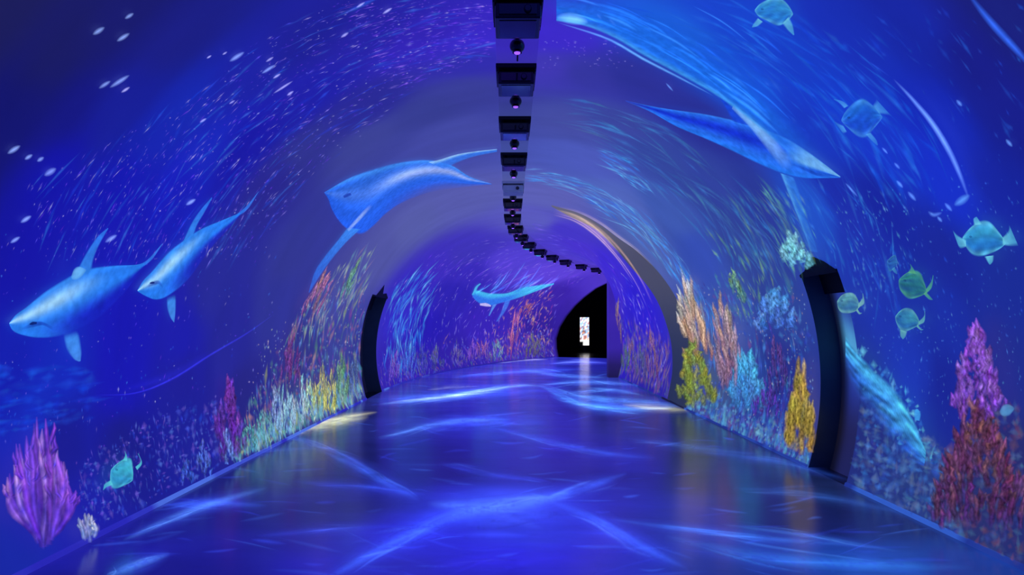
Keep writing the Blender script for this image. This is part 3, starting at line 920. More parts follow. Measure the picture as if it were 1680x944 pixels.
part(t, 'water_sheet', [(914, 22), (960, 30), (1010, 50), (1060, 80), (1120, 112), (1180, 146), (1235, 186), (1290, 232), (1340, 268)],
     [(914, -40), (1000, -30), (1090, 0), (1160, 40), (1230, 90), (1290, 140), (1340, 190), (1380, 240), (1410, 290)],
     lambda u, v: (*mixc(mixc((70, 165, 245), (28, 105, 228), sm(0, .16, v)), (20, 60, 200), sm(.4, 1, v)), (0.95 - .95 * sm(.25, 1, v)) * (1 - .8 * sm(.6, 1, u)) * (1 + .25 * nz(u * .4, v * 2)) * .9), 60, 24, .015)
strokes = []
r_ = random.Random(9)
for k in range(46):
    u0 = r_.uniform(0, .75); off = abs(r_.gauss(0, 26)) + 2
    bx, by = 914 + 400 * u0, 18 + 30 * u0 + 190 * u0 ** 1.5
    L_ = r_.uniform(40, 130); ang = math.atan2(30 + 285 * u0 ** .5, 400)
    x0_, y0_ = bx + off * math.sin(ang) * 1.4, by - off * math.cos(ang) * 1.4
    strokes.append(([(x0_, y0_), (x0_ + L_ * .5 * math.cos(ang), y0_ + L_ * .5 * math.sin(ang)), (x0_ + L_ * math.cos(ang + .08), y0_ + L_ * math.sin(ang + .08))],
                    r_.uniform(3, 9), r_.choice([(40, 130, 240), (70, 160, 245), (30, 100, 230)]), r_.uniform(.2, .55)))
strokes.append(([(914, 12), (940, 14), (968, 20)], 22, (130, 205, 250), .9))
strokes.append(([(914, 20), (1000, 48), (1060, 82), (1120, 113), (1180, 145)], 6, (110, 190, 250), .8))
mb = MB(); e = nexteps()
for k, (pts, wpx, col, al) in enumerate(strokes): ribbon(mb, pts, wpx, col, al, e + .0003 * k, 16)
mb.v = [tuple(Vector(v) - t.location) for v in mb.v]
tag(mb.build('water_streaks', M_SOFT, t), kind='stuff')

# ------------------------------------------------------------------ projected corals
def blade(mb, pts, w0, w1, w2, c0, c1, eps, nu=9, al=.95, seed=0):
    c = cat(pts, nu)
    tg = np.gradient(c, axis=0); ln = np.hypot(tg[:, 0], tg[:, 1])[:, None] + 1e-6
    nn = np.stack([-tg[:, 1], tg[:, 0]], 1) / ln
    r_ = random.Random(seed)
    ph, fq, am = r_.uniform(0, 6), r_.uniform(4, 9), r_.uniform(.05, .28)
    base = len(mb.v)
    cols_ = ((-1, 0, .75), (-.55, .85, .85), (0.05, 1, 1.15), (.55, .85, .8), (1, 0, .7))
    for i in range(nu):
        u = i / (nu - 1)
        wv = (w0 + (w1 - w0) * (u / .55) if u < .55 else w1 + (w2 - w1) * ((u - .55) / .45)) * (1 if u < .95 else .5) * 1.25 * (1 + am * math.sin(fq * 2.3 * u + ph))
        cc = mixc(c0, c1, min(1, max(0, u + .25 * math.sin(fq * 3 * u + ph))))
        sh = wv * am * math.sin(fq * u + ph)
        for k, aa_, g in cols_:
            q = c[i] + nn[i] * (wv * .5 * k + sh)
            p = wall_at(q[0], q[1], eps)
            if p is None: p = Vector(mb.v[-1]) if mb.v else Vector((0, 10, 0))
            mb.add(p, (cc[0] * g, cc[1] * g, cc[2] * g, al * aa_ * (1 if 0 < i < nu - 1 else .3)))
    for i in range(nu - 1):
        for j in range(4):
            mb.f.append((base + i * 5 + j, base + i * 5 + j + 1, base + i * 5 + j + 6, base + i * 5 + j + 5))
def jitc(r_, c, a=.2):
    k = 1 + r_.uniform(-a, a)
    return tuple(min(255, max(0, v * k + r_.uniform(-10, 10))) for v in c)
def coral(label, base, hw, h, n, lean, w, c0, cols, seed, separate=False, al=.95, group=None, waist=.35, twigs=0, finger=False, stub=False):
    t = thing_at('coral', base[0], base[1] - 4, label, 'projected coral', group)
    r_ = random.Random(seed)
    mb = MB(); e = nexteps()
    if not finger: n = int(n * (4.5 if stub else 3.2))
    order = list(range(n)); r_.shuffle(order)
    for q, i in enumerate(order):
        if finger:
            tt = -1 + 2 * (i + .5) / n + r_.uniform(-.5, .5) / n
            hh = h * (1 - .55 * abs(tt) ** 1.6) * r_.uniform(.7, 1.0)
            bx = base[0] + tt * hw * waist; by = base[1] - abs(tt) * h * .12 + r_.uniform(-4, 4)
            tip = (base[0] + tt * hw + lean, by - hh)
            mid = (base[0] + tt * hw * .95 + lean * .25 + r_.uniform(-.06, .06) * hw, by - hh * .5)
            pts = [(bx, by), mid, tip]; cb, ct_ = jitc(r_, c0), jitc(r_, r_.choice(cols))
        else:
            tt = r_.uniform(-1, 1); f = r_.random() ** .85 * .82
            env = math.sqrt(max(0.05, 1 - f * f * .9))
            sp_ = (waist + (1 - waist) * math.sin(math.pi * min(1, f + .25))) * env if waist < .6 or waist == .8 else 1 - .72 * f ** 1.3
            if stub: sp_ = (.62 + .38 * math.sin(math.pi * min(1, f + .3))) * env
            x_ = base[0] + tt * hw * sp_ + lean * f
            y_ = base[1] - h * f * (1 - .35 * tt * tt)
            ll_ = h * r_.uniform(.16, .46) * (1.15 - .4 * f)
            if stub: ll_ *= .5
            dx = tt * hw * (.1 if stub else .22) + lean * ll_ / h + r_.uniform(-.12, .12) * hw
            pts = [(x_, y_), (x_ + dx * .35 + r_.uniform(-1, 1) * w * .2, y_ - ll_ * .5), (x_ + dx, y_ - ll_)]
            g = .55 + .45 * f
            cb, ct_ = jitc(r_, mixc(c0, r_.choice(cols), f * .6)), jitc(r_, mixc(c0, r_.choice(cols), .45 + .55 * f), .25)
        if separate: mb = MB()
        wk = 1.0 if finger or not separate else 1.45
        blade(mb, pts, w * wk * .6, w * wk * r_.uniform(.7, 1.1), w * wk * .35, cb, ct_, e + .0004 * q, 11 if finger else 6, al * r_.uniform(.75, 1), r_.random())
        if finger:
            for _ in range(twigs):
                fq = r_.uniform(.45, .85); sgn = r_.choice((-1, 1))
                cc = cat(pts, 20)[int(fq * 19)]
                blade(mb, [tuple(cc), (cc[0] + sgn * w * .5, cc[1] - hh * .07), (cc[0] + sgn * w * .65, cc[1] - hh * .18)], w * .4, w * .5, w * .25, cb, ct_, e + .0004 * q + .0002, 5, al, r_.random())
        if separate:
            mb.v = [tuple(Vector(v) - t.location) for v in mb.v]
            mb.build('branch', M_FING if finger else M_CORAL, t)
    if not separate:
        mb.v = [tuple(Vector(v) - t.location) for v in mb.v]
        mb.build('branches', M_CORAL, t)
    return t
PUR = [(165, 110, 235), (140, 75, 225), (185, 140, 240), (120, 65, 215)]
CL, CR_, CB = 'corals projected along the left wall', 'corals projected along the right wall', 'corals projected round the bend'
coral('large purple finger coral projected low on the left wall nearest the camera', (54, 906), 54, 228, 24, -10, 16, (74, 46, 185), PUR, 1, True, .95, CL, .3, 2, True)
coral('small cream coral projected at the left wall foot beside the purple coral', (129, 893), 15, 60, 8, -4, 10, (100, 120, 205), [(190, 190, 205), (150, 170, 205), (170, 160, 190)], 2, True, .8, CL, .7, 1, True)
coral('tall magenta feather coral projected midway along the left wall', (367, 762), 22, 140, 11, -2, 7, (70, 40, 150), [(120, 50, 170), (150, 70, 170), (95, 45, 165)], 3, True, .9, CL, .3, 2)
coral('pale blue coral at the left wall foot below the magenta coral', (362, 768), 14, 60, 6, -4, 6, (90, 120, 215), [(120, 140, 215), (90, 130, 210)], 4, False, .9, CL, .5)
coral('faint blue grey coral at the left wall foot right of the turquoise fish', (322, 792), 14, 62, 7, -2, 6, (60, 80, 180), [(90, 110, 200), (70, 90, 190)], 5, False, .85, CL, .5)
coral('faint blue coral nearest the turquoise fish at the left wall foot', (295, 803), 10, 50, 6, -2, 6, (50, 70, 180), [(70, 100, 200), (60, 90, 200)], 6, False, .8, CL, .5)
lefts = [((397, 752), 12, 54, (60, 130, 170), [(80, 170, 170), (110, 170, 150)], 'green teal'), ((420, 741), 13, 66, (80, 150, 170), [(100, 180, 180), (140, 160, 170)], 'sea green'),
         ((444, 728), 13, 92, (110, 150, 210), [(130, 190, 220), (160, 150, 200)], 'tall pale blue'), ((463, 719), 10, 72, (130, 180, 220), [(160, 205, 230), (120, 170, 215)], 'icy white'),
         ((480, 709), 11, 80, (150, 170, 200), [(110, 180, 225), (170, 180, 190)], 'light cyan'), ((497, 702), 10, 70, (170, 190, 160), [(120, 180, 210), (170, 190, 140)], 'mint'),
         ((515, 693), 11, 82, (170, 180, 110), [(150, 160, 120), (180, 170, 100)], 'olive yellow'), ((533, 684), 9, 66, (190, 190, 90), [(150, 150, 120), (200, 190, 110)], 'bright yellow'),
         ((552, 674), 9, 88, (90, 140, 120), [(100, 160, 110), (120, 150, 100)], 'moss green'), ((572, 664), 8, 70, (70, 90, 160), [(90, 120, 180), (80, 110, 160)], 'slate blue')]
for k, (b, hw, h, c0, cs, nm) in enumerate(lefts):
    coral('%s coral at the left wall foot between magenta coral and black door' % nm, b, hw * 1.25, h * 1.1, 8, 3, 4.5, c0, cs, 20 + k, False, .7, CL, .9, 1)
coral('sheaf of pink and orange streaks projected high on the left wall below the whale wing', (492, 525), 14, 88, 9, 38, 4.5, (120, 70, 150), [(190, 140, 130), (170, 110, 160), (200, 160, 110)], 41, False, .75, CL, .8)
coral('sheaf of green streaks projected on the left wall beside the black door top', (552, 500), 10, 85, 7, 34, 4, (70, 120, 130), [(120, 180, 130), (150, 190, 150)], 42, False, .65, CL, .8)
coral('red violet coral streaks projected midway up the left wall', (462, 640), 16, 105, 9, 12, 5, (90, 50, 130), [(130, 60, 120), (120, 70, 150)], 43, False, .7, CL, .8)
# right wall
coral('yellow green coral stack projected beside the bare grey panel', (1154, 674), 31, 128, 20, -8, 8, (100, 120, 60), [(150, 155, 60), (120, 140, 80), (160, 140, 70)], 51, True, .85, CR_, .95, 2, False, True)
coral('cream and pink coral spire projected above the yellow green stack', (1162, 600), 24, 150, 15, -30, 6, (150, 110, 90), [(165, 195, 230), (215, 200, 195), (195, 210, 225), (220, 190, 160)], 52, True, .8, CR_, .9, 1)
coral('white and orange coral spire projected midway along the right wall', (1216, 650), 22, 165, 14, -24, 6, (110, 70, 110), [(215, 205, 190), (190, 190, 215), (210, 170, 120)], 53, True, .8, CR_, .9, 1)
coral('bright cyan fan coral projected low on the right wall', (1240, 690), 30, 118, 16, -10, 9, (60, 120, 200), [(70, 160, 225), (90, 180, 230), (60, 140, 215)], 54, True, .8, CR_, .9, 1)
coral('small purple coral projected right of the cyan fan coral', (1266, 690), 20, 64, 10, 0, 6, (60, 40, 140), [(100, 60, 180), (80, 50, 160)], 55, False, .8, CR_, .8, 1)
coral('golden yellow finger coral projected against the recessed door edge', (1324, 760), 21, 155, 12, 2, 10, (130, 110, 50), [(175, 150, 60), (160, 130, 70), (190, 165, 80)], 56, True, .95, CR_, .9, 2)
coral('soft blue coral head projected left of the recessed door', (1284, 545), 28, 80, 12, 2, 11, (60, 100, 200), [(90, 165, 235), (70, 140, 225), (120, 180, 240)], 57, True, .7, CR_, .8, 1)
coral('dim plum coral projected below the soft blue coral head', (1290, 660), 18, 110, 9, -6, 6, (50, 40, 120), [(90, 60, 140), (110, 70, 130)], 58, False, .65, CR_, .7, 2)
coral('pale mint coral projected right above the recessed door', (1322, 440), 28, 62, 9, -10, 10, (90, 160, 190), [(140, 205, 215), (120, 190, 220)], 59, True, .75, CR_, .7)
coral('small green coral tuft projected left above the recessed door', (1225, 500), 12, 62, 7, -14, 7, (60, 110, 120), [(120, 170, 130), (150, 180, 110)], 60, False, .65, CR_, .6, 1)
coral('tall violet finger coral projected at the right picture edge', (1634, 700), 42, 190, 24, -10, 9, (90, 50, 150), [(150, 90, 215), (130, 75, 205), (175, 130, 225)], 61, True, .95, CR_, .45, 3, False, True)
coral('wide rust red bush coral projected at the right picture edge', (1636, 880), 76, 236, 42, 0, 9, (58, 34, 92), [(132, 70, 76), (112, 60, 92), (142, 92, 74), (96, 54, 104)], 62, True, .93, CR_, .55, 3, False, True)
# bend
bends = [((835, 593), 8, 88, (130, 60, 130), [(215, 140, 170), (190, 110, 190), (225, 160, 130)], 'tall pink coral column', 10), ((792, 598), 10, 48, (90, 60, 160), [(190, 120, 120), (150, 90, 190)], 'pink and orange coral', -6),
         ((812, 595), 9, 40, (80, 120, 150), [(150, 180, 190), (120, 150, 200)], 'grey green coral', -2), ((770, 601), 8, 44, (90, 60, 180), [(150, 100, 215), (120, 80, 200)], 'lilac coral', 2),
         ((745, 606), 8, 40, (80, 70, 150), [(130, 130, 180), (110, 90, 190)], 'dusty violet coral', 2), ((715, 613), 8, 44, (60, 60, 140), [(90, 110, 150), (110, 110, 120)], 'olive blue coral', -3),
         ((690, 620), 8, 50, (60, 60, 160), [(90, 110, 190), (70, 90, 190)], 'slate coral', -3), ((664, 628), 9, 70, (60, 80, 200), [(70, 150, 240), (90, 120, 230)], 'bright blue coral', 4),
         ((640, 636), 8, 60, (90, 60, 180), [(110, 110, 220), (140, 100, 180)], 'purple blue coral', 2), ((866, 590), 7, 44, (90, 80, 90), [(150, 150, 110), (120, 140, 110)], 'small olive coral', 3),
         ((880, 589), 7, 38, (70, 60, 110), [(130, 110, 100), (90, 120, 130)], 'brown coral', 3), ((852, 520), 7, 30, (120, 60, 120), [(205, 130, 130), (180, 110, 150)], 'floating coral tuft', 14)]
for k, (b, hw, h, c0, cs, nm, ln_) in enumerate(bends):
    coral('%s projected on the outer wall of the bend' % nm, b, hw * 1.2, h, 7, ln_, 3.2, c0, cs, 80 + k, False, .65, CB, .8, 1)
ends = [((1019, 590), 5, 100, (110, 80, 90), [(190, 160, 140), (150, 120, 120)], 'slim golden coral column beside the violet pier', 0), ((1032, 618), 7, 56, (60, 80, 90), [(100, 130, 110), (90, 120, 110)], 'sage green coral', 2),
        ((1062, 640), 8, 90, (60, 50, 120), [(110, 110, 150), (90, 120, 130)], 'grey green coral blades', -8), ((1082, 648), 9, 110, (90, 60, 110), [(170, 130, 130), (150, 100, 130)], 'rose coral blades', -8), ((1046, 628), 6, 70, (60, 50, 130), [(120, 110, 140), (140, 100, 120)], 'mauve coral blades', -4)]
for k, (b, hw, h, c0, cs, nm, ln_) in enumerate(ends):
    coral(nm + (' projected right of the pier' if 'pier' not in nm else ' projected on the wall'), b, hw * 1.2, h, 7, ln_, 3.4, c0, cs, 110 + k, False, .6, CB, .8, 1)
# rock slope and stone shapes
t = thing_at('rock', 1460, 660, 'cyan lit rock slope projected low on the right wall beside the door', 'projected rock')
nz, nz2 = noise2(31), noise2(32)
part(t, 'slope', [(1404, 548), (1422, 572), (1450, 602), (1490, 640), (1520, 690), (1540, 742)], [(1404, 610), (1420, 645), (1446, 690), (1475, 725), (1505, 760), (1536, 775)],
     lambda u, v: (*(max(0, x * (1 + .5 * nz(u, v * 2) + .3 * nz2(u * 3, v * 3))) for x in mixc((70, 170, 235), (36, 84, 190), sm(.1, .9, v + .25 * nz2(u, v)))), .92 - .85 * sm(.45, 1, v + .2 * nz2(u * 2, v))), 60, 26, .14)
part(t, 'knob', [(1520, 690), (1519, 678), (1523, 672)], [(1530, 692), (1532, 680), (1527, 672)], lambda u, v: (60, 150, 225, .8), 10, 6, .15)
t = thing_at('bubble', 106, 438, 'pale round bubble projected just above the large shark', 'projected bubble')
part(t, 'sphere', [(92, 448), (97, 434), (106, 429), (118, 434)], [(94, 452), (103, 452), (112, 446), (119, 436)], lambda u, v: (110, 185, 245, .8 * math.sin(math.pi * u) ** .5), 16, 8, .2)
t = thing_at('bubble', 1672, 672, 'pale blue blob projected beside the violet coral at the right edge', 'projected bubble')
part(t, 'sphere', [(1664, 676), (1670, 664), (1680, 662), (1690, 668)], [(1666, 680), (1672, 684), (1682, 682), (1690, 672)], lambda u, v: (90, 160, 220, .75 * math.sin(math.pi * u) ** .5), 14, 8, .2)

# ------------------------------------------------------------------ uncountable specks and streaks of projected plankton and reef growth
def inpoly(x, y, poly):
    c = False; j = len(poly) - 1
    for i in range(len(poly)):
        xi, yi = poly[i]; xj, yj = poly[j]
        if (yi > y) != (yj > y) and x < (xj - xi) * (y - yi) / (yj - yi) + xi: c = not c
        j = i
    return c
def specks(name, label, cat_, fields, seed, mat=None, soft=0.0):
    r_ = random.Random(seed); mb = MB()
    for (poly, n, Lr, Wr, pal, ar, lean, dens) in fields:
        xs, ys = [p[0] for p in poly], [p[1] for p in poly]
        k = tries = 0
        while k < n and tries < n * 40:
            tries += 1
            x, y = r_.uniform(min(xs), max(xs)), r_.uniform(min(ys), max(ys))
            if not inpoly(x, y, poly): continue
            if dens and r_.random() > dens(x, y): continue
            h = cast(x, y)
            if h is None: continue
            s, a = inv(h)
            if in_hole(s, a) or abs(a) > A0 - .01 or abs(a) < STRIP: continue
            k += 1
            d = max(1.5, h.y)
            q = r_.random() ** 2.2
            L_ = (Lr[0] + (Lr[1] - Lr[0]) * q) * d / F / R * .5
            wpx = Wr[0] + (Wr[1] - Wr[0]) * r_.random() ** 2
            ds = wpx * d * d / (F * R) * .5
            if s > Y1 and a < 0: ds = min(ds, wpx * d / F)
            ln_ = L_ * R * r_.gauss(lean, .25) * min(2.5, d / 6.0)
            c = jitc(r_, r_.choice(pal), .15); al = r_.uniform(*ar)
            base = len(mb.v); e = .004 + r_.random() * .010
            for (da, dss, aa_) in ((-1.2, 0, 0), (.15, -1.5, soft), (.15, 0, 1), (.15, 1.5, soft), (1.2, 0, 0)):
                a2 = a + da * L_
                mb.add(P(s + dss * ds + da * ln_, a2, R - e), (*c, al * aa_))
            mb.f += [(base, base + 1, base + 2), (base, base + 2, base + 3), (base + 4, base + 2, base + 1), (base + 4, base + 3, base + 2)]
    return tag(mb.build(name, mat or M_PIC), label, cat_, kind='stuff')
LIL = [(110, 100, 240), (140, 130, 250), (80, 70, 235), (170, 165, 255), (100, 60, 230)]
BLU = [(40, 90, 240), (60, 120, 245), (30, 70, 225)]
CY = [(70, 150, 245), (50, 125, 240), (100, 180, 250), (60, 140, 230)]
up_left = [(300, 170), (420, 60), (560, 0), (800, 0), (800, 95), (700, 120), (600, 215), (500, 300), (420, 420), (300, 440), (60, 420), (40, 300)]
seg2 = [(640, 470), (700, 420), (790, 395), (850, 395), (990, 455), (930, 480), (905, 590), (800, 590), (700, 610), (640, 625), (612, 600)]
specks('plankton_specks', 'fine lilac specks and streaks of plankton projected over the whole tunnel', 'plankton', [
    (up_left, 1500, (3, 22), (1, 2.8), LIL, (.25, .8), .1, lambda x, y: .35 + .65 * sm(500, 100, abs((x - 520) + (y - 200)))),
    ([(560, 0), (806, 0), (806, 95), (640, 150)], 360, (5, 28), (1, 2.6), [(120, 80, 250), (150, 110, 255), (90, 60, 245)], (.3, .8), .1, None),
    ([(1390, 560), (1680, 480), (1680, 640), (1560, 700)], 140, (3, 10), (1.2, 3), [(70, 120, 220), (100, 160, 230)], (.2, .6), 0, None),
    ([(1140, 470), (1340, 470), (1336, 760), (1130, 670)], 330, (3, 8), (1, 2.6), [(150, 180, 230), (190, 190, 200), (120, 170, 230), (210, 190, 150)], (.3, .8), 0, None),
    ([(420, 560), (600, 420), (596, 650), (390, 750)], 330, (3, 9), (1, 2.4), [(160, 180, 230), (180, 200, 190), (130, 160, 240), (200, 180, 200)], (.3, .8), 0, None),
    (up_left, 300, (30, 110), (2, 6), BLU, (.15, .45), .1, None),
    ([(0, 380), (450, 300), (460, 560), (380, 700), (0, 800)], 420, (3, 12), (1.2, 3), LIL + BLU, (.2, .65), .1, None),
    ([(-40, 590), (170, 610), (150, 690), (-40, 720)], 130, (8, 22), (14, 50), [(26, 70, 222), (34, 90, 228)], (.15, .4), 0, None),
    ([(120, 760), (250, 680), (390, 650), (400, 745), (140, 880)], 750, (4, 20), (1.5, 8), [(60, 80, 200), (90, 110, 215), (40, 60, 190), (110, 90, 210)], (.25, .7), 0, None),
    (seg2, 650, (3, 18), (1, 2.4), LIL + [(150, 120, 255)], (.3, .85), .1, None),
    ([(645, 470), (700, 440), (715, 470), (690, 560), (660, 610), (628, 610)], 200, (16, 60), (2, 6), CY, (.3, .85), .1, None),
    ([(700, 440), (800, 410), (985, 455), (930, 470), (880, 480)], 90, (10, 40), (1.5, 3), [(130, 90, 255), (110, 70, 250), (160, 130, 255)], (.3, .7), .1, None),
    ([(870, 360), (960, 400), (1000, 440), (1000, 455), (880, 395)], 90, (8, 30), (1, 2), [(120, 100, 255), (90, 70, 250)], (.25, .6), .0, None),
    ([(1000, 430), (1060, 480), (1095, 560), (1090, 640), (1020, 600)], 260, (6, 30), (1, 2.5), LIL + [(60, 70, 250)], (.3, .8), .0, None),
    ([(890, 60), (1000, 60), (1050, 110), (890, 110)], 60, (3, 8), (1.5, 3), [(120, 90, 255), (160, 150, 255)], (.3, .7), 0, None),
    ([(1380, 320), (1680, 240), (1680, 560), (1560, 640), (1400, 560)], 260, (4, 14), (1.5, 4), [(50, 100, 215), (80, 140, 230), (40, 80, 205)], (.2, .6), .1, None),
    ([(1340, 340), (1480, 300), (1520, 420), (1420, 520), (1370, 460)], 120, (6, 22), (1.5, 4), [(60, 120, 220), (100, 170, 220)], (.25, .6), .1, None),
    ([(1180, 60), (1680, 0), (1680, 220), (1300, 230)], 110, (14, 60), (3, 8), [(34, 80, 215), (44, 100, 225)], (.15, .4), .1, None),
    ], 4)
bl = MB()
r_ = random.Random(15)
for (x, y, L_, w_) in [(192, 130, 40, 9), (168, 136, 24, 8), (202, 144, 18, 6), (386, 90, 30, 9), (438, 110, 28, 7), (452, 122, 16, 5), (462, 140, 40, 5), (474, 150, 14, 5), (208, 22, 18, 8), (198, 57, 26, 9), (158, 47, 24, 10),
                       (18, 243, 26, 10), (42, 255, 16, 8), (62, 259, 14, 8), (78, 280, 24, 12), (564, 54, 16, 6), (634, 14, 20, 6), (590, 4, 18, 5), (440, 94, 16, 5), (38, 358, 22, 9), (178, 390, 24, 9), (20, 392, 20, 8), (310, 330, 20, 8), (340, 90, 10, 4), (366, 84, 10, 4), (378, 165, 12, 4), (330, 195, 14, 5)]:
    ribbon(bl, [(x + L_ * .42, y - L_ * .27), (x, y), (x - L_ * .42, y + L_ * .27)], w_, (150, 180, 255) if w_ > 6 else (190, 190, 255), .8, .016 + r_.random() * .003, 8)
for (x, y, L_, w_) in [(1006, 34, 16, 7), (984, 24, 12, 6), (1100, 140, 18, 4), (1578, 166, 14, 8), (1660, 232, 16, 8), (1500, 320, 20, 8), (1480, 300, 16, 7), (1560, 338, 18, 8), (1546, 358, 12, 7), (1400, 310, 30, 5), (1475, 270, 14, 6), (1455, 245, 14, 5)]:
    ribbon(bl, [(x - L_ * .36, y - L_ * .4), (x, y), (x + L_ * .36, y + L_ * .4)], w_, (110, 165, 250), .7, .016 + r_.random() * .003, 8)
tag(bl.build('light_flecks', M_SOFT), 'larger white flecks of light projected on the upper walls', 'light flecks', kind='stuff')

specks('water_streaks', 'long thin blue green water streaks projected across the right vault', 'water streaks', [
    ([(1000, 10), (1260, 0), (1420, 80), (1560, 250), (1480, 330), (1390, 260), (1280, 160), (1180, 100)], 230, (40, 170), (3, 10), [(30, 100, 232), (44, 125, 240), (24, 84, 225)], (.12, .38), .05, None),
    ([(1250, 300), (1400, 300), (1500, 420), (1480, 520), (1390, 480), (1340, 420)], 110, (24, 90), (2, 7), [(40, 110, 220), (60, 140, 230), (30, 80, 210)], (.12, .38), .05, None),
    ([(1200, 330), (1300, 300), (1340, 420), (1300, 470), (1240, 440)], 90, (24, 80), (2, 6), [(90, 150, 140), (120, 165, 120), (60, 140, 205), (80, 150, 170)], (.1, .32), .05, None),
    ([(930, 150), (1080, 200), (1250, 330), (1290, 430), (1200, 430), (1050, 290), (940, 200)], 150, (40, 130), (2, 7), [(60, 120, 190), (50, 130, 200), (70, 130, 170), (60, 140, 215)], (.12, .4), .0, None),
    ([(870, 275), (960, 295), (1060, 350), (1130, 440), (1190, 540), (1150, 560), (1120, 470), (1040, 385), (950, 320), (870, 295)], 300, (25, 90), (1.2, 4), [(80, 160, 245), (60, 140, 240), (110, 180, 250), (50, 110, 230)], (.2, .7), .0, None),
    ([(980, 240), (1040, 260), (1080, 320), (1060, 320), (1000, 275)], 60, (20, 60), (1.5, 4), CY, (.3, .7), .0, None),
    ([(1160, 380), (1260, 400), (1300, 480), (1250, 520), (1180, 520)], 120, (14, 46), (2, 5), [(90, 150, 130), (120, 170, 110), (70, 140, 180), (60, 110, 200)], (.25, .65), .0, None),
    ([(1240, 290), (1330, 330), (1345, 440), (1290, 440)], 90, (18, 60), (2, 6), [(80, 150, 170), (60, 130, 220), (110, 180, 150)], (.2, .55), .0, None),
    ], 5)
gold = MB()
G = (200, 165, 130)
for k in range(14):
    o_ = k * 1.7 - 12
    st = r_.uniform(0, .3)
    pts = [(908, 345), (948, 357), (985, 382), (1020, 418), (1050, 460), (1072, 505), (1086, 560), (1090, 600)]
    i0 = int(st * 5); pts = [(x - o_ * .75 * (.4 + .6 * (i / 7)) - 6 * i / 7, y + o_ * .6 * (.4 + .6 * (1 - i / 7))) for i, (x, y) in enumerate(pts)][i0:i0 + r_.choice([4, 5])]
    ribbon(gold, pts, r_.uniform(1.6, 4), jitc(r_, r_.choice([G, (220, 180, 150), (190, 130, 170), (180, 150, 110)]), .12), r_.uniform(.3, .75), .02 + k * .0004, 30)
for k, (o_, al_) in enumerate(((0, .7), (2.5, .4))):
    ribbon(gold, [(x + o_ * .6, y - o_ * .6) for x, y in [(915, 338), (950, 347), (985, 365), (1016, 388), (1045, 409), (1075, 438)]], 3, (190, 165, 120), al_, .022 + k * .0005, 30)
tag(gold.build('gold_streaks', M_SOFT), 'golden light streaks projected along the edge of the bare grey panel', 'light streaks', kind='stuff')

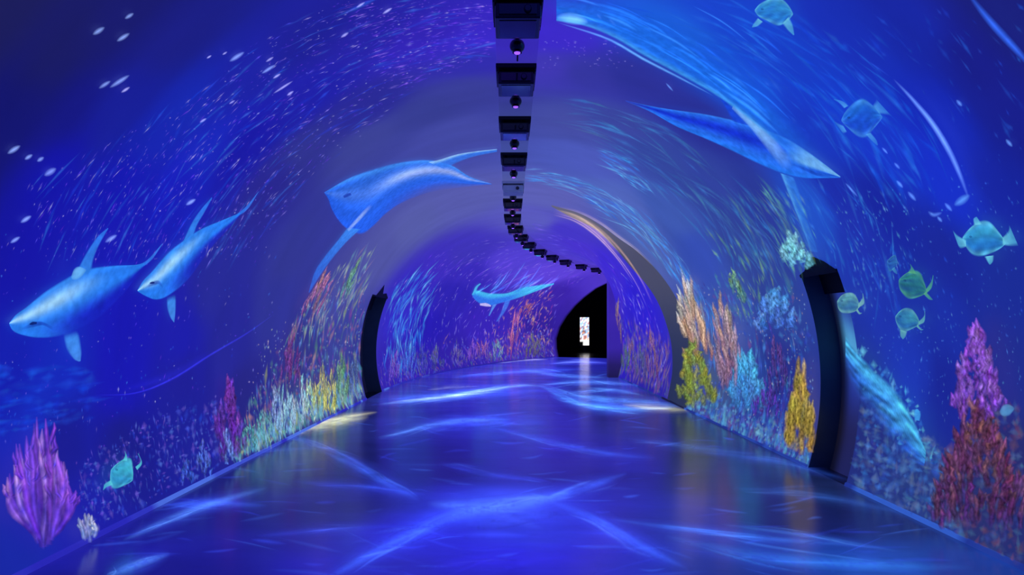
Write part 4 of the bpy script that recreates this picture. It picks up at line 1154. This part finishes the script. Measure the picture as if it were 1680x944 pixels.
PINK = [(170, 90, 150), (190, 120, 120), (150, 70, 170), (200, 150, 120)]
GRN = [(120, 180, 130), (90, 160, 150), (160, 180, 110), (80, 170, 190)]
MUT = [(130, 80, 150), (150, 100, 130), (110, 60, 150), (160, 120, 130), (90, 140, 130), (80, 130, 150), (130, 145, 110), (70, 130, 170), (70, 100, 200), (90, 130, 210), (60, 60, 180)]
MIX = PINK + GRN + [(80, 130, 220), (110, 160, 230), (70, 70, 200), (180, 170, 190)]
fl = lambda x: 942 - .495 * (x - 18)
fr = lambda x: 672 + .475 * (x - 1130)
specks('reef_growth', 'dense tiny coloured coral growth projected along the wall feet', 'reef growth', [
    ([(380, 756), (390, 700), (440, 600), (500, 500), (560, 460), (600, 470), (592, 650)], 800, (8, 44), (1.4, 4.5), MUT, (.22, .7), .0, lambda x, y: sm(-40, 260, y - 420 - (600 - x) * .55) * .9 + .08),
    ([(470, 560), (540, 440), (610, 400), (600, 480), (540, 540)], 130, (16, 60), (1.5, 3), [(150, 180, 150), (180, 150, 150), (120, 170, 190), (170, 190, 170)], (.2, .6), .0, None),
    ([(380, 756), (470, 640), (592, 600), (592, 652)], 420, (10, 40), (2, 6), GRN + [(130, 190, 220), (150, 200, 225), (90, 140, 210), (100, 160, 200)], (.4, .9), 0, lambda x, y: sm(60, 0, fl(x) - y)),
    ([(612, 642), (625, 590), (700, 560), (800, 540), (905, 520), (908, 588), (800, 600), (700, 616)], 560, (4, 20), (1.2, 3.5), [(110, 70, 200), (90, 80, 215), (130, 100, 190), (80, 100, 215), (100, 120, 130), (140, 100, 130)], (.3, .75), 0, lambda x, y: sm(70, 5, (643 - (x - 612) * .5 if x < 700 else 616 - (x - 700) * .14) - y)),
    ([(780, 560), (850, 490), (905, 470), (905, 560), (820, 590)], 190, (4, 18), (1.2, 3.2), PINK + [(210, 150, 130), (200, 150, 130), (150, 100, 210)], (.35, .8), .05, None),
    ([(1010, 615), (1015, 520), (1060, 540), (1100, 560), (1098, 652)], 360, (8, 44), (1.2, 3.5), [(120, 100, 130), (90, 105, 120), (140, 105, 115), (80, 60, 150), (120, 80, 140)], (.25, .65), 0, None),
    ([(1128, 672), (1140, 460), (1200, 480), (1300, 480), (1338, 560), (1335, 765)], 900, (6, 40), (1.8, 7), [(50, 90, 200), (70, 130, 215), (40, 60, 170), (60, 100, 200), (70, 50, 150), (90, 140, 200), (60, 120, 180), (100, 70, 140)], (.25, .7), 0, lambda x, y: .3 + .7 * sm(180, 20, fr(x) - y)),
    ([(1128, 672), (1150, 630), (1320, 700), (1335, 766)], 380, (7, 22), (2, 7), [(80, 150, 200), (100, 170, 210), (60, 110, 190), (90, 140, 160), (80, 60, 160)], (.35, .8), 0, lambda x, y: sm(60, 5, fr(x) - y)),
    ([(1404, 797), (1404, 640), (1560, 740), (1580, 880)], 620, (8, 26), (4, 14), [(44, 84, 180), (60, 116, 200), (60, 90, 160), (40, 56, 140), (80, 120, 180), (90, 110, 150)], (.22, .6), 0, None),
    ([(1404, 560), (1440, 595), (1500, 650), (1545, 760), (1500, 760), (1404, 620)], 260, (6, 22), (3, 10), [(90, 190, 240), (40, 90, 190), (30, 60, 160), (110, 200, 240), (60, 130, 220)], (.3, .75), .3, None),
    ([(1560, 880), (1540, 760), (1600, 680), (1680, 660), (1680, 930)], 420, (10, 30), (5, 14), [(96, 56, 96), (76, 56, 116), (112, 76, 96), (60, 80, 150), (70, 100, 140)], (.22, .6), 0, None),
    ], 6, None, .25)

# curved ridge line on the left wall
light('ridge_line', 'thin blue ridge line curving across the left wall below the sharks', [([(130, 648), (200, 645), (262, 622), (330, 580), (390, 545), (440, 510)], 5, (50, 50, 225), .7),
      ([(180, 640), (260, 616), (330, 575)], 22, (24, 24, 150), .45)], 'light line')

# ------------------------------------------------------------------ caustics projected on the floor
C1, C2, C3 = (60, 110, 250), (90, 150, 250), (50, 80, 245)
ca = MB()
for pts, wpx, col, al in [
    ([(520, 960), (600, 915), (690, 870), (760, 842), (840, 828)], (26, 30), C1, .75), ([(690, 822), (640, 795), (590, 768), (530, 742)], (26, 14), C1, .5),
    ([(700, 826), (780, 832), (860, 824), (940, 812)], 34, C2, .75), ([(900, 822), (960, 846), (1040, 890), (1130, 935)], (26, 22), C1, .7),
    ([(880, 822), (950, 803), (990, 790), (1030, 776)], (30, 14), C1, .6), ([(640, 860), (800, 850), (960, 850)], 70, C3, .35),
    ([(200, 888), (280, 852), (350, 826), (440, 800)], 18, C2, .65), ([(260, 830), (340, 826), (440, 830)], 16, C1, .5), ([(170, 950), (220, 928), (280, 908)], 20, C2, .75),
    ([(390, 690), (470, 715), (560, 745), (620, 780)], 12, (60, 90, 220), .4), ([(620, 720), (700, 700), (760, 690), (840, 688)], 14, C2, .6), ([(680, 704), (780, 696), (900, 692)], 26, C3, .45),
    ([(800, 700), (900, 725), (1000, 745), (1080, 752)], 14, C1, .4), ([(620, 664), (700, 655), (780, 643), (850, 633), (900, 634)], 10, (130, 190, 252), .9), ([(600, 658), (760, 648), (900, 640)], 22, C1, .5),
    ([(880, 633), (930, 645), (990, 656), (1060, 660), (1130, 668)], 14, (80, 150, 235), .75), ([(880, 632), (960, 627), (1050, 632)], 9, C2, .7), ([(740, 620), (840, 611), (960, 606)], 8, C1, .7),
    ([(900, 597), (950, 594), (998, 596)], 6, (110, 130, 255), .8), ([(850, 606), (920, 616), (1000, 620)], 8, C2, .6), ([(900, 650), (980, 668), (1060, 674)], 16, (60, 130, 220), .5),
    ([(890, 636), (950, 662), (1040, 672), (1110, 668)], 14, (80, 165, 240), .8), ([(930, 645), (1000, 640), (1060, 650)], 8, (90, 160, 240), .6), ([(640, 660), (740, 650), (840, 634)], 5, (190, 220, 255), .9),
    ([(470, 712), (520, 700), (570, 690), (606, 684)], 15, (200, 200, 140), .85), ([(500, 700), (560, 686), (620, 676)], 7, (210, 205, 150), .8), ([(1020, 664), (1080, 670), (1135, 674)], 9, (190, 190, 120), .8),
    ([(800, 596), (850, 591), (900, 590)], 4, (220, 215, 220), .7), ([(700, 640), (740, 636), (790, 634)], 6, (140, 150, 190), .4),
    ([(1000, 852), (1120, 868), (1260, 884), (1420, 896)], 14, (60, 130, 240), .6), ([(1090, 880), (1240, 912), (1400, 926), (1600, 932)], 30, (50, 130, 230), .65), ([(1180, 860), (1330, 880), (1480, 906)], 10, (70, 140, 235), .4),
    ([(1150, 742), (1280, 758), (1400, 790)], 12, (50, 100, 210), .45), ([(1200, 800), (1350, 815), (1500, 846)], 16, (50, 100, 200), .35), ([(1030, 720), (1140, 735), (1240, 745)], 12, (60, 110, 210), .35),
    ([(480, 790), (600, 800), (700, 812)], 16, C3, .35), ([(420, 880), (540, 870), (660, 862)], 14, C3, .3), ([(720, 760), (800, 778), (900, 790)], 14, C3, .3),
    ([(700, 935), (840, 915), (980, 925)], 40, (50, 40, 240), .3), ([(300, 770), (420, 742), (520, 735)], 12, (60, 90, 210), .35)]:
    wide = tuple(x * 2.2 for x in wpx) if isinstance(wpx, tuple) else wpx * 2.2
    ribbon(ca, pts, wide, mixc(col, (40, 50, 245), .5) if col[2] > 200 else col, al * .4, None, 36, (0, .2, .65, 1, .65, .2, 0))
    ribbon(ca, pts, wpx, col, al * .5, None, 36, (0, .3, .75, 1, .75, .3, 0))
    for _ in range(4):
        o1, o2 = r_.gauss(0, .38), r_.gauss(0, .38)
        w_ = max(wpx) if isinstance(wpx, tuple) else wpx
        m_ = len(pts) - 1
        i0 = r_.uniform(0, .5); i1 = i0 + r_.uniform(.3, .5)
        cp = cat(pts, 30)[int(i0 * 29):int(i1 * 29) + 2:4]
        if len(cp) < 3: continue
        ribbon(ca, [(q[0] + r_.gauss(0, 4), q[1] + w_ * (o1 + (o2 - o1) * i / len(cp))) for i, q in enumerate(cp)], w_ * r_.uniform(.12, .35), mixc(col, (150, 190, 255), r_.uniform(0, .4)), al * r_.uniform(.15, .5), None, 18)
for _ in range(190):
    y_ = 600 + 350 * r_.random() ** .8
    x_ = r_.uniform(640 - (y_ - 640) * 1.9, 1080 + (y_ - 640) * 1.9)
    L_ = r_.uniform(20, 90) * (.4 + (y_ - 590) / 300)
    dy = r_.gauss(0, .07) * L_
    ribbon(ca, [(x_ - L_ / 2, y_ - dy), (x_, y_ + r_.gauss(0, 1.5)), (x_ + L_ / 2, y_ + dy)], r_.uniform(2, 7) * (.4 + (y_ - 590) / 300), r_.choice([C1, C3, (60, 110, 230), (40, 60, 220)]), r_.uniform(.06, .24), None, 10)
tag(ca.build('floor_caustics', M_CAUST), 'pale blue rippling light lines projected on the glossy floor', 'light ripples', kind='stuff')
